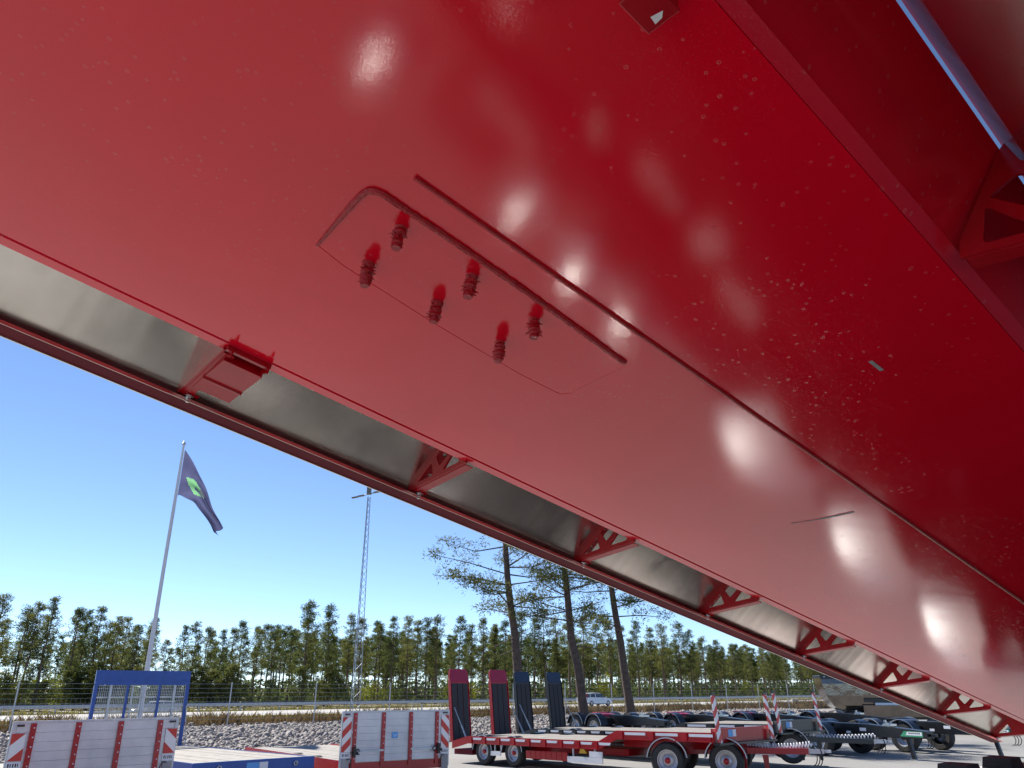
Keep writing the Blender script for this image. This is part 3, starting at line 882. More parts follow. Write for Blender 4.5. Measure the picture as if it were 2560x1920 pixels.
def low_loader(root, L, main, dark_side, ramp_head, drawbar_mat, tip_local, deckm, hubm):
    xs = L * 0.64
    zl, zu = 0.77, 1.03
    # decks: planks laid lengthwise
    for i in range(8):
        y0 = -1.22 + i * 0.305
        box_part('plank', deckm, root, 0.75, xs, y0 + .006, y0 + 0.299, zl - .05, zl + 0.003 * (i % 3))
        box_part('plank', deckm, root, xs + .62, L - .02, y0 + .006, y0 + 0.299, zu - .05, zu + 0.003 * (i % 3))
        MB().hexa([(xs + .012, y0 + .006, zl - .05), (xs + .60, y0 + .006, zu - .05), (xs + .60, y0 + .299, zu - .05), (xs + .012, y0 + .299, zl - .05),
                   (xs + .012, y0 + .006, zl), (xs + .60, y0 + .006, zu), (xs + .60, y0 + .299, zu), (xs + .012, y0 + .299, zl)]).build('plank', deckm, root)
        MB().hexa([(.02, y0 + .006, zl - .20), (.74, y0 + .006, zl - .05), (.74, y0 + .299, zl - .05), (.02, y0 + .299, zl - .20),
                   (.02, y0 + .006, zl - .15), (.74, y0 + .006, zl), (.74, y0 + .299, zl), (.02, y0 + .299, zl - .15)]).build('plank', deckm, root)
    for s in (-1, 1):
        y = s * 1.24
        poly = [(0, zl - .36), (.75, zl - .20), (xs, zl - .20), (xs + .61, zu - .20), (L, zu - .20), (L, zu + .005), (xs + .61, zu + .005), (xs, zl + .005), (.75, zl + .005), (0, zl - .15)]
        MB().extrude([poly], (0, y - .02, 0), (1, 0, 0), (0, 0, 1), (0, .04, 0)).build('side_beam', main, root)
        # outrigger posts and pale reflective patches
        x = .9
        while x < xs - .1:
            box_part('outrigger', main, root, x, x + .09, min(y + s * .0205, y + s * .05), max(y + s * .0205, y + s * .05), zl - .19, zl - .005)
            MB().hexa([(x + .14, y + s * .0203, zl - .09), (x + .50, y + s * .0203, zl - .09), (x + .50, y + s * .026, zl - .09), (x + .14, y + s * .026, zl - .09),
                       (x + .12, y + s * .0203, zl - .03), (x + .54, y + s * .0203, zl - .03), (x + .54, y + s * .026, zl - .03), (x + .12, y + s * .026, zl - .03)]).build('reflective_patch', M['sticker_white'], root)
            x += .64
        x = xs + .75
        while x < L - .5:
            box_part('outrigger', main, root, x, x + .09, min(y + s * .0205, y + s * .05), max(y + s * .0205, y + s * .05), zu - .19, zu - .005)
            box_part('reflective_patch', M['sticker_white'], root, x + .14, x + .80, min(y + s * .0203, y + s * .026), max(y + s * .0203, y + s * .026), zu - .09, zu - .03)
            x += .98
        # rear wheels and fenders
        for xw in (1.42, 2.74):
            build_wheel(root, (xw, s * 1.06, 0.37), (0, 1, 0), 0.365, 0.26, s, hubm)
            fender_arc((xw, s * 1.08, 0.38), (0, 1, 0), 0.425, 0.30, 0.012, 86).build('fender', M['fender_black'], root, smooth=True)
            fender_arc((xw, s * 1.235, 0.38), (0, 1, 0), 0.425, 0.018, 0.022, 86).build('fender_trim', M['galv'], root, smooth=True)
        box_part('side_guard', M['white_paint'], root, 1.86, 2.30, min(y, y + s * .03), max(y, y + s * .03), .28, .40)
        for xx in (1.95, 2.22):
            box_part('guard_post', M['galv'], root, xx, xx + .04, s * 1.20, s * 1.20 + .03, .40, zl - .20)
        x0g = 5.0
        box_part('side_guard', M['white_paint'], root, x0g, x0g + 1.25, min(y, y + s * .03), max(y, y + s * .03), .24, .38)
        box_part('side_guard', M['white_paint'], root, x0g + .8, x0g + 1.25, min(y, y + s * .03), max(y, y + s * .03), .385, .52)
        for xx in (x0g + .12, x0g + .9):
            box_part('guard_post', M['galv'], root, xx, xx + .05, s * 1.19, s * 1.19 + .03, .38, zl - .20)
        for i in range(8):                                # row of plates hung on the side
            box_part('side_plate', main, root, 3.32 + i * .205, 3.32 + i * .205 + .19, min(y - s * .03, y - s * .06), max(y - s * .03, y - s * .06), .26 - i * .002, .46)
        MB().extrude([[(x0g + .38, .46), (x0g + .66, .46), (x0g + .48, .66)]], (0, s * 1.16, 0), (1, 0, 0), (0, 0, 1), (0, s * .05, 0)).build('wheel_chock', M['yellow'], root)
    box_part('frame', main if not dark_side else M['black'], root, .1, xs + .4, -.55, .55, .40, zl - .21)
    box_part('rear_panel', M['dark_red'] if not dark_side else M['black'], root, .02, .9, -1.18, 1.18, .25, zl - .37)
    box_part('frame', main, root, xs + .2, L - .2, -.5, .5, .62, zu - .22)
    # ramps standing upright at the rear
    for s in (-1, 1):
        yc = s * 0.86
        rm = empty('loading_ramp', (0, 0, 0)); rm.parent = root
        H = 2.10
        zb = zl - .17
        lean = -0.10
        def Q(x, y, z): return (x + lean * z, yc + y, zb + z)
        hw = 0.375
        def slab(x0, x1, y0, y1, z0, z1):
            return [Q(x0, y0, z0), Q(x1, y0, z0), Q(x1, y1, z0), Q(x0, y1, z0), Q(x0, y0, z1), Q(x1, y0, z1), Q(x1, y1, z1), Q(x0, y1, z1)]
        MB().hexa(slab(-.10, -.012, -hw, hw, 0, H - .02)).build('ramp_plate', main, rm)
        for i in range(3):
            y0 = -hw + .05 + i * .225
            MB().hexa(slab(-.011, .012, y0, y0 + .20, .02, H - .40)).build('tread_strip', M['tread'], rm)
        MB().hexa([Q(-.08, -hw, H - .34), Q(.03, -hw, H - .34), Q(.03, hw, H - .34), Q(-.08, hw, H - .34),
                   Q(-.085, -hw + .04, H + .04), Q(-.02, -hw + .04, H + .04), Q(-.02, hw - .04, H + .04), Q(-.085, hw - .04, H + .04)]).build('ramp_head', ramp_head, rm, bevel=0.012)
        for y in (-hw - .012, hw + .002):
            MB().hexa(slab(-.11, .02, y, y + .010, 0, H - .3)).build('ramp_side', main, rm)
        ys = yc - s * 0.0 - 0.30 if s < 0 else yc + 0.44
        MB().tube([(0.06 + lean * .9, ys, zb + .98), (.34, ys, zb + .46)], 0.016, 8).tube([(.34, ys, zb + .46), (.62, ys, zb + .06)], 0.026, 8).build('ramp_strut', M['galv'], root)
    # headboard, marker posts
    box_part('headboard', main, root, L, L + .05, -1.24, 1.24, zu - .21, zu + .09)
    box_part('sticker', M['sticker_blue'], root, L + .0505, L + .053, -.62, -.44, zu - .10, zu + .05)
    box_part('sticker', M['sticker_white'], root, L + .0505, L + .053, -.43, -.30, zu - .10, zu + .05)
    box_part('front_tray', M['black'], root, L + .05, L + .22, -1.24, 1.24, zu - .26, zu - .215)
    for s in (-1, 1):
        pw = MB()
        y = s * 1.13
        pw.hexa([(L + .14, y - .075, zu - .214), (L + .165, y - .075, zu - .214), (L + .165, y + .075, zu - .214), (L + .14, y + .075, zu - .214),
                 (L + .06, y - .075, zu + .80), (L + .085, y - .075, zu + .80), (L + .085, y + .075, zu + .80), (L + .06, y + .075, zu + .80)])
        mp = pw.build('marker_post', M['stripe_r'] if s < 0 else M['stripe_l'], root)
        box_part('post_cap', M['black'], mp, L + .052, L + .093, y - .07, y + .07, zu + .80, zu + .86)
    # turned dolly with drawbar
    ddx, ddy = tip_local[0] - (L - 1.0), tip_local[1]
    dn = Vector((ddx, ddy, 0)).normalized(); dp = Vector((-dn.y, dn.x, 0))
    C0 = Vector((L - 1.15, 0, 0))
    def dl(x, y, z): return C0 + dn * x + dp * y + Vector((0, 0, z))
    MB().beam(dl(-1.1, 0, .60), dl(1.1, 0, .60), .95, .16).build('dolly_frame', main, root)
    for xw in (-.68, .68):
        for s in (-1, 1):
            build_wheel(root, dl(xw, s * 1.02, .41), dp, 0.405, 0.28, s, hubm)
            fender_arc(dl(xw, s * 1.02, .43), dp, 0.465, 0.30, 0.014, 84).build('fender', M['fender_black'], root, smooth=True)
            fender_arc(dl(xw, s * 1.175, .43), dp, 0.465, 0.018, 0.024, 84).build('fender_trim', M['galv'], root, smooth=True)
        MB().tube([dl(xw, -.9, .41), dl(xw, .9, .41)], .07, 8).build('axle', M['black'], root)
    tipv = Vector(tip_local)
    for s in (-1, 1):
        MB().beam(dl(1.1, s * .42, .60), tipv - dn * .35 + dp * s * .05, .10, .13).build('drawbar_arm', drawbar_mat, root)
        box_part('flap', M['black'], root, 0, .001, 0, .001, 0, .001) if False else None
    MB().beam(tipv - dn * .42, tipv, .12, .10).lathe([(.05, -.03), (.09, -.03), (.09, .03), (.05, .03), (.05, -.03)], tipv + dn * .07, (0, 0, 1), 14).build('towing_eye', M['rim'], root)
    for xs_ in (.95, 1.45):
        MB().hexa([dl(xs_, -.50, .52), dl(xs_ + .14, -.50, .52), dl(xs_ + .14, -.44, .52), dl(xs_, -.44, .52),
                   dl(xs_ + .05, -.50, .06), dl(xs_ + .12, -.50, .06), dl(xs_ + .12, -.44, .06), dl(xs_ + .05, -.44, .06)]).build('support_leg', main, root)
    # coiled hose lying on the drawbar
    pts = []
    A = dl(.75, .10, .83); B = tipv - dn * .25 + Vector((0, 0, .16))
    turns = 26
    for i in range(turns * 8 + 1):
        t = i / (turns * 8)
        c = A.lerp(B, t) + Vector((0, 0, -.10 * math.sin(math.pi * t)))
        a = 2 * math.pi * i / 8
        pts.append(c + dp * (.055 * math.cos(a)) + Vector((0, 0, .055 * math.sin(a))))
    MB().tube(pts, .013, 5).build('coiled_hose', M['sticker_white'], root, smooth=True)
    for j in range(3):
        pts = [tipv - dn * (.15 + .06 * j) + Vector((0, 0, .12)) + dp * (.07 * j - .07)]
        for i in range(9):
            a = math.pi * i / 8
            pts.append(tipv - dn * (.15 - .10 * math.sin(a) + .06 * j) + dp * (.10 * j - .07) + Vector((0, 0, .12 - .26 * (1 - math.cos(a)) / 1.2)))
        MB().tube(pts, .012, 5).build('air_hose', M['rubber'], root, smooth=True)

red_rear = Vector((-1.86, 26.5, 0)) + PER * 1.25
rt = trailer_root('low_loader_trailer', (red_rear.x, red_rear.y))
tag(rt, 'red low loader trailer with two upright red ramps and white side guards', 'trailer', 'low loader trailers')
def to_local(root, p):
    rl = root.location
    c, s = math.cos(-YAW), math.sin(-YAW)
    dx, dy = p[0] - rl.x, p[1] - rl.y
    return (c * dx - s * dy, s * dx + c * dy, p[2])
M['red_head'] = simple('faded_red_ramp_head', (0.36, 0.012, 0.05), (0.30, 0.008, 0.04), 0.35, 0, 6)
low_loader(rt, 9.6, M['red'], False, M['red_head'], M['red'], to_local(rt, (7.35, 20.0, 0.58)), M['wood'], M['red'])

bk_rear = Vector((0.26, 31.0, 0)) + PER * 1.25
bt = trailer_root('low_loader_trailer', (bk_rear.x, bk_rear.y))
tag(bt, 'black low loader trailer with two upright navy ramps, parked behind the red one', 'trailer', 'low loader trailers')
low_loader(bt, 10.4, M['black'], True, M['navy'], M['black'], to_local(bt, (10.7, 24.2, 0.52)), M['wood'], M['black'])

# dropside trailers seen from their tailgates
def dropside(root, L, wide_chevron, locks):
    zt = 0.56
    for i in range(7):
        y0 = -1.20 + i * .343
        box_part('plank', M['wood'], root, 0, L - .07, y0 + .006, y0 + .337, zt - .05, zt + .002 * (i % 3))
    for s in (-1, 1):
        y = s * 1.235
        box_part('side_beam', M['red'], root, 0, L - .06, min(y, y - s * .03), max(y, y - s * .03), zt - .18, zt + .03)
        box_part('frame_rail', M['black'], root, .2, L - .2, min(s * .35, s * .47), max(s * .35, s * .47), zt - .40, zt - .055)
        for xw in (L - 2.0, L - 3.3):
            build_wheel(root, (xw, s * 1.02, .30), (0, 1, 0), .30, .24, s, M['red'])
    box_part('end_beam', M['red'], root, L - .055, L, -1.24, 1.24, zt - .20, zt - .02)
    gt = empty('tailgate'); gt.parent = root
    z0 = zt - .01; hb = .1345; nb = 7
    for i in range(nb):
        box_part('board', M['board_alu'], gt, L - .04, L - .005 - .0012 * (i % 2), -1.20, 1.20, z0 + i * hb + .0015, z0 + (i + 1) * hb - .0015)
    ztop = z0 + nb * hb
    box_part('backing', M['concrete'], gt, L - .052, L - .041, -1.2, 1.2, z0, ztop - .002)  # unseen sheet added to stop light through the board seams
    box_part('top_rail', M['galv'], gt, L - .05, L + .006, -1.24, 1.24, ztop, ztop + .035)
    for y in (-.98, -.335, .31, .95):
        box_part('stake', M['red'], gt, L + .001, L + .026, y - .04, y + .04, z0 - .10, ztop - .001)
        rv = MB()
        for i in range(7):
            rv.lathe([(0.001, .010), (.008, .008), (.012, 0)], (L + .026, y + .012, z0 + .07 + i * hb), (1, 0, 0), 8)
        rv.build('rivet', M['sticker_white'], gt)
    for s in (-1, 1):
        y = s * 1.14
        zc0, zc1 = (z0 + .42, z0 + .80) if wide_chevron else (z0 + .20, z0 + .86)
        yb = s * 1.155
        mat = (M['stripe_big_r'] if s < 0 else M['stripe_big_l']) if wide_chevron else (M['stripe_r'] if s < 0 else M['stripe_l'])
        box_part('chevron_board', mat, gt, L + .003, L + .012, yb - .095, yb + .095, zc0, zc1)
        box_part('corner_post', M['galv'], gt, L - .06, L + .002, min(s * 1.205, s * 1.265), max(s * 1.205, s * 1.265), z0 - .15, ztop + .03)
        MB().beam((L + .012, yb - .05, ztop - .03), (L + .012, yb + .05, ztop - .03), .035, .03).build('latch', M['black'], gt, bevel=.004)
        box_part('number_plate', M['sticker_white'], gt, L + .003, L + .010, yb - .10, yb + .10, zc0 - .11, zc0 - .012)
        mk = MB()
        for i, w in enumerate((.02, .014, .018, .02, .012)):
            mk.box(L + .0103, L + .0115, yb - .075 + i * .033, yb - .075 + i * .033 + w, zc0 - .085, zc0 - .035)
        mk.build('plate_print', M['black'], gt)
        box_part('lamp_panel', M['concrete'], gt, L + .003, L + .02, yb - .08, yb + .08, zc0 - .42, zc0 - .13)
        hk = [(L + .03, yb - .02 * s, zc0 - .14), (L + .05, yb - .09 * s, zc0 - .125), (L + .03, yb - .12 * s, zc0 - .20), (L + .03, yb - .12 * s, zc0 - .44)]
        MB().tube(hk, .010, 6).build('cable', M['rubber'], gt, smooth=True)
    if locks:
        for s in (-1, 1):
            yb = s * .98
            cpts = []
            for i in range(15):
                a = 4.7 * i / 14
                cpts.append((L + .06, yb - s * (.05 + .06 * i / 14) + .05 * math.cos(a), z0 + .20 + .05 * math.sin(a)))
            MB().tube(cpts, .013, 6).tube([(L + .05, yb, z0 + .10), (L + .06, yb, z0 + .30)], .035, 8).tube([(L + .05, yb - .06, z0 + .19), (L + .05, yb + .08, z0 + .17)], .028, 8).build('lock_handle', M['black'], gt, smooth=True)
            MB().beam((L + .03, s * .20 + s * .12, z0 + .21), (L + .03, s * .92, z0 + .205), .02, .035).build('lock_bar', M['galv'], gt)
    return gt

LA = 7.0
ra = Vector((-6.77, 13.65, 0)) - HEAD * LA
ta_ = trailer_root('dropside_trailer', (ra.x, ra.y), -0.018, R(0.8))
ta_.location.z = ground_z(-6.77, 13.65) - LA * 0.018 - .13
tag(ta_, 'dropside trailer at the lower left corner, pale tailgate with four red stakes', 'trailer', 'dropside trailers')
ga = dropside(ta_, LA, True, False)
rb = Vector((-2.45, 18.1, 0)) - HEAD * LA
tb2 = trailer_root('dropside_trailer', (rb.x, rb.y), -0.018, R(-9))
rb = Vector((-2.45, 18.1, 0)) - Vector((math.cos(YAW - R(9)), math.sin(YAW - R(9)), 0)) * LA
tb2.location = (rb.x, rb.y, ground_z(-2.45, 18.1) - LA * 0.018)
tag(tb2, 'dropside trailer with small blue sticker on its tailgate, left of the red ramps', 'trailer', 'dropside trailers')
gb = dropside(tb2, LA, False, True)
st = MB().box(LA + .0005, LA + .003, -.13, .01, .98, 1.10).build('sticker', M['sticker_blue'], gb)
mk = MB()
for (y0, y1, z0_, z1_) in ((-.11, -.07, 1.05, 1.056), (-.04, -.01, 1.04, 1.052), (-.085, -.035, 1.015, 1.03)):
    mk.box(LA + .0032, LA + .004, y0, y1, z0_, z1_)
mk.build('sticker_print', M['sticker_white'], st)

# blue trailer with mesh ramp
LB = 7.2
front = Vector((-5.0, 16.75, 0)); rc = front - HEAD * LB
bl = trailer_root('flatbed_trailer', (rc.x, rc.y), -0.018)
bl.location.z = ground_z(front.x, front.y) - LB * .018
tag(bl, 'blue flatbed trailer with wooden deck and tall blue mesh ramp standing upright', 'trailer')
zt = 0.62
for i in range(6):
    y0 = -1.19 + i * .397
    for (xa, xb) in ((.3, 2.5), (2.52, 4.85), (4.87, LB - .10)):
        box_part('plank', M['wood'], bl, xa, xb, y0 + .005, y0 + .392, zt - .05, zt + .002 * (i % 3))
for s in (-1, 1):
    y = s * 1.24
    box_part('side_beam', M['blue'], bl, 0, LB - .05, min(y, y - s * .04), max(y, y - s * .04), zt - .20, zt + .012)
    box_part('frame_rail', M['blue'], bl, .1, LB - .3, min(s * .35, s * .47), max(s * .35, s * .47), zt - .42, zt - .055)
    for xw in (2.2, 3.3):
        build_wheel(bl, (xw, s * 1.02, .30), (0, 1, 0), .30, .24, s, M['blue'])
fb = box_part('front_beam', M['blue'], bl, LB - .05, LB, -1.26, 1.26, zt - .26, zt + .015, bevel=.008)
box_part('deck_trim', M['galv'], fb, LB - .07, LB - .02, -1.24, 1.24, zt + .015, zt + .022)
box_part('sticker', M['sticker_blue'], fb, LB + .0005, LB + .003, -.20, .06, zt - .17, zt - .03)
box_part('sticker', M['sticker_white'], fb, LB + .0005, LB + .003, .065, .24, zt - .17, zt - .03)
for y in (-.75, .83):
    MB().lathe([(.03, 0), (.05, .01), (.05, .03), (.03, .04)], (LB, y, zt - .09), (1, 0, 0), 14).build('lashing_ring', M['galv'], fb, smooth=True)
box_part('step_bar', M['galv'], fb, LB + .0, LB + .10, .70, 1.30, zt - .30, zt - .262)
rp = empty('mesh_ramp', (0, 0, 0)); rp.parent = bl
HR = 1.98; zb = zt - .10
def rq(x0, x1, y0, y1, z0, z1, name, mat): return box_part(name, mat, rp, x0, x1, y0, y1, zb + z0, zb + z1)
rq(-.06, .0, -1.22, 1.22, HR - .32, HR, 'head_panel', M['blue'])
rq(.001, .02, -1.22, 1.22, HR - .36, HR - .27, 'head_rail', M['blue'])
rq(-.06, -.0, -1.22, 1.22, 0, .08, 'foot_rail', M['blue'])
ys = [-1.22, -.83, -.42, -.01, .40, .81, 1.13]
for i, y in enumerate(ys):
    w = .09 if i in (0, 6) else (.06 if i % 2 == 0 else .045)
    rq(-.06, .012, y, y + w, .08, HR - .36, 'stile', M['blue'] if i % 2 == 0 else M['galv'])
for i in range(6):
    y0 = ys[i] + (.095 if i == 0 else .065); y1 = ys[i + 1] - .005
    mb = MB()
    k = int((y1 - y0) / .042)
    for j in range(k + 1):
        yy = y0 + (y1 - y0) * j / k
        mb.box(-.034, -.026, yy - .004, yy + .004, zb + .08, zb + HR - .361)
    kz = int((HR - .44) / .075)
    for j in range(kz + 1):
        z = zb + .09 + (HR - .46) * j / kz
        mb.box(-.0255, -.020, y0, y1, z - .0035, z + .0035)
    mb.build('mesh_panel', M['galv'], rp)
for z in (.45, .95, 1.30):
    rq(-.10, -.062, -1.2, 1.2, z, z + .04, 'cross_bar', M['galv'])
MB().tube([(0.02, 1.20, zb + 1.1), (.06, 1.28, zb + .25), (.10, 1.28, zt)], .012, 6).build('ramp_stay', M['galv'], bl)

# converter dollies: frame, beam, four wheels with round fenders
def dolly(name, xy, yaw, main, turn_mat, label, sticker):
    z = ground_z(*xy)
    root = empty(name, (xy[0], xy[1], z), (0, 0, yaw))
    tag(root, label, 'dolly', 'converter dollies parked in the yard')
    poly = [(-.2, .62), (1.1, .62), (3.3, .66), (3.3, .88), (1.1, 1.02), (-.2, 1.02)]
    MB().extrude([poly], (0, -.17, 0), (1, 0, 0), (0, 0, 1), (0, .34, 0)).build('draw_beam', main, root, bevel=.01)
    box_part('frame', main, root, -1.5, .0, -.5, .5, .62, .86)
    MB().lathe([(.001, 1.06), (.30, 1.06), (.47, 1.03), (.50, .98), (.50, .92)], (-.75, 0, 0), (0, 0, 1), 20).build('turntable', turn_mat, root, smooth=True)
    box_part('coupling_plate', turn_mat, root, -1.25, -.85, -.38, .38, 1.02, 1.10, bevel=.02)
    for xw in (-1.42, -.12):
        MB().tube([(xw, -.95, .50), (xw, .95, .50)], .08, 8).build('axle', M['black'], root)
        for s in (-1, 1):
            build_wheel(root, (xw, s * 1.05, .50), (0, 1, 0), .50, .34, s, M['black'])
            fender_arc((xw, s * 1.05, .52), (0, 1, 0), .56, .40, .018, 80).build('fender', M['fender_black'], root, smooth=True)
            fender_arc((xw, s * 1.252, .52), (0, 1, 0), .56, .016, .026, 80).build('fender_trim', M['galv'], root, smooth=True)
    MB().beam((2.5, 0, .64), (2.62, 0, .02), .10, .12, up=(1, 0, 0)).build('support_leg', M['black'], root)
    box_part('leg_foot', M['galv'], root, 2.50, 2.74, -.1, .1, .0, .03)
    MB().tube([(1.9, -.1, 1.02), (1.9, .1, 1.02)], .07, 10).box(1.75, 2.05, -.16, .16, .985, 1.05).tube([(1.75, 0, 1.0), (1.75, 0, 1.16)], .05, 8).build('valve_block', M['steel'], root)
    MB().lathe([(.05, -.04), (.11, -.04), (.11, .04), (.05, .04), (.05, -.04)], (3.42, 0, .76), (0, 0, 1), 16).build('towing_eye', M['black'], root)
    for j in range(3):
        pts = [(3.1 + .05 * j, -.10 + .08 * j, .72)]
        for i in range(9):
            a = math.pi * i / 8
            pts.append((3.1 + .05 * j + .16 * math.sin(a), -.10 + .08 * j, .72 - .17 * (1 - math.cos(a))))
        MB().tube(pts, .013, 5).build('air_hose', M['rubber'], root, smooth=True)
    if sticker:
        for s in (-1, 1):
            yy = s * .1705
            a = MB().extrude([[(2.35, .70), (3.15, .70), (3.15, .86), (2.50, .86)]], (0, yy, 0), (1, 0, 0), (0, 0, 1), (0, s * .002, 0)).build('decal', M['sticker_green'], root)
            MB().extrude([[(2.55, .745), (3.12, .745), (3.12, .845), (2.62, .845)]], (0, yy + s * .0022, 0), (1, 0, 0), (0, 0, 1), (0, s * .001, 0)).build('decal_field', M['sticker_white'], a)
            mk = MB()
            for i in range(6):
                x0 = 2.66 + i * .07
                mk.box(x0, x0 + .045, min(yy + s * .0034, yy + s * .0042), max(yy + s * .0034, yy + s * .0042), .785, .825)
            mk.build('decal_print', M['black'], a)
            box_part('label_plate', M['sticker_white'], root, .85, 1.10, min(yy, yy + s * .002), max(yy, yy + s * .002), .80, .90)
            box_part('label_plate', M['sticker_white'], root, .30, .48, min(yy, yy + s * .002), max(yy, yy + s * .002), .70, .78)
    return root
ydir = lambda a, b: math.atan2(b, a)
dolly('converter_dolly', (11.6, 29.6), ydir(.50, -.86), M['black'], M['black'], 'black dolly with green decal on its beam, nearest the camera, left of its twin', True)
dolly('converter_dolly', (15.2, 31.0), ydir(.50, -.86), M['black'], M['black'], 'rightmost black dolly with green decal, half under the raised red tub', True)
dolly('converter_dolly', (4.7, 38.0), ydir(.55, -.83), M['black'], M['red_head'], 'dolly with red turntable in front of the tall pines, leftmost of the back row', False)
dolly('converter_dolly', (8.3, 38.6), ydir(.55, -.83), M['black'], M['red_head'], 'dolly with red turntable, second from left in the back row', False)
dolly('converter_dolly', (11.8, 40.0), ydir(.55, -.83), M['black'], M['red_head'], 'dolly with red turntable, third from left in the back row', False)
dolly('converter_dolly', (15.4, 41.2), ydir(.55, -.83), M['black'], M['black'], 'all black dolly in the back row beside the glossy black tipper', False)

# glossy black tipper in the background
bt_dir = Vector((0.98, -0.20, 0)).normalized()
tk = empty('black_tipper', (17.2, 46.5, 0), (0, 0, math.atan2(bt_dir.y, bt_dir.x)))
tag(tk, 'glossy black tipper body mirroring the yard, parked at right behind the dollies', 'trailer')
prof = [(-.0, 2.75), (.10, 2.30), (.28, 1.55), (.62, .95)]
def tsec(x, z, half): return (x, half, z)
tb3 = MB()
LT = 11.0
secs = [(0.0, 2.62, 1.22), (.06, 2.35, 1.25), (.20, 1.75, 1.25), (.52, 1.25, 1.15), (.80, 1.02, .75)]
vs = []; fs = []
for (x, z, h) in secs:
    vs += [(x, -h, z), (x, h, z), (LT - x * .4, h, z), (LT - x * .4, -h, z)]
for i in range(len(secs) - 1):
    for k in range(4):
        k2 = (k + 1) % 4
        fs.append((i * 4 + k, i * 4 + k2, (i + 1) * 4 + k2, (i + 1) * 4 + k))
fs.append((0, 1, 2, 3)); m_ = (len(secs) - 1) * 4; fs.append((m_, m_ + 3, m_ + 2, m_ + 1))
tb3.add(vs, fs).build('tub', M['black_gloss'], tk)
MB().box(-.03, LT + .03, -1.29, 1.29, 2.62, 2.80).build('top_rail', M['black'], tk, bevel=.02)
rv = MB()
for i in range(26): rv.box(.15 + i * .42, .24 + i * .42, -1.296, -1.2905, 2.68, 2.73)
rv.build('rail_rivet', M['galv'], tk)
for x in (2.4, 4.9, 7.4, 9.9):
    box_part('panel_joint', M['black'], tk, x, x + .02, -1.262, -1.251, 1.75, 2.36)
box_part('side_step', M['black'], tk, 2.1, LT - .2, -1.32, -1.05, 1.42, 1.60)
box_part('light_strip', M['light_strip'], tk, 2.6, LT - .8, -1.35, -1.321, 1.28, 1.40)
MB().hexa([(2.0, -1.24, .70), (LT - .3, -1.24, .70), (LT - .3, -1.18, .70), (2.0, -1.18, .70), (2.0, -1.30, 1.27), (LT - .3, -1.30, 1.27), (LT - .3, -1.20, 1.27), (2.0, -1.20, 1.27)]).build('side_skirt', M['black_gloss'], tk)
box_part('chassis', M['black'], tk, .9, LT - .1, -.5, .5, .55, 1.0)
for xw in (1.5, 6.2, 7.6, 9.0):
    for s in (-1, 1):
        build_wheel(tk, (xw, s * 1.05, .5), (0, 1, 0), .5, .36, s, M['black'])
MB().beam((.55, -1.15, 1.1), (1.1, -1.15, .95), .08, .10).build('bumper_arm', M['black'], tk)

# ------------------------------------------------------------------ flagpole, flag, mast
fp = empty('flagpole', (-13.34, 30.0, 0))
tag(fp, 'tall white flagpole rising behind the blue mesh ramp', 'flagpole')
MB().tube([(0, 0, 0), (0, 0, 4), (0, 0, 8), (0, 0, 11.35)], [.095, .08, .062, .04], 14).build('pole', M['pole'], fp, smooth=True)
MB().lathe([(.04, 0), (.085, .02), (.085, .05), (.04, .08), (.045, .13), (.001, .17)], (0, 0, 11.35), (0, 0, 1), 12).build('finial', M['galv'], fp, smooth=True)
MB().tube([(.07, -.03, 1.5), (.09, -.03, 11.1)], .008, 5).build('halyard', M['sticker_white'], fp)
def make_flag():
    W, H = 40, 30
    base = Vector((-13.24, 29.97, 0))
    zt_, zb_ = 11.13, 9.25
    vs = []
    for j in range(H + 1):
        s = j / H                       # 0 top hoist .. 1 bottom
        for i in range(W + 1):
            t = i / W
            # fly droops: top edge falls diagonally, lower edge bunches up under it
            x = 1.92 * t * (1 - .10 * s * t)
            z = zt_ - s * (zt_ - zb_) * (1 - .80 * t ** 0.8) - 3.05 * t ** 1.08 * (1 - .18 * s * (1 - t))
            z += -.06 * math.sin(9 * t) * s
            fold = .13 * math.sin(6.5 * (s * 1.9 + t * 1.3)) * (t ** .7) + .05 * math.sin(17 * s + 4 * t) * t
            x += .09 * math.sin(9 * s + 5 * t) * t - .22 * t * s * (1 - t) + .05 * math.sin(14 * t + 3 * s) * t
            vs.append((x, fold, z - 9.25))
    fs = []
    for j in range(H):
        for i in range(W):
            a = j * (W + 1) + i
            fs.append((a, a + 1, a + W + 2, a + W + 1))
    o = np_mesh('flag', vs, fs, M['flag'])
    o.location = (base.x, base.y, 9.25)
    me = o.data
    me.materials.append(M['flag_green']); me.materials.append(M['flag_grey'])
    for j in range(H):
        for i in range(W):
            s = (j + .5) / H; t = (i + .5) / W
            k = 0
            if t > .12 and t < .62 and abs(s - .52) < (.26 - abs(t - .36) * 1.1):
                k = 1 if .25 < s < .82 else 0
            if k == 1 and t > .34 and .50 < s < .60: k = 0
            if .44 < t < .58 and .36 < s < .48: k = 2
            me.polygons[j * W + i].material_index = k
            me.polygons[j * W + i].use_smooth = True
    tag(o, 'limp dark navy flag with green diamond emblem hanging from the flagpole', 'flag')
make_flag()

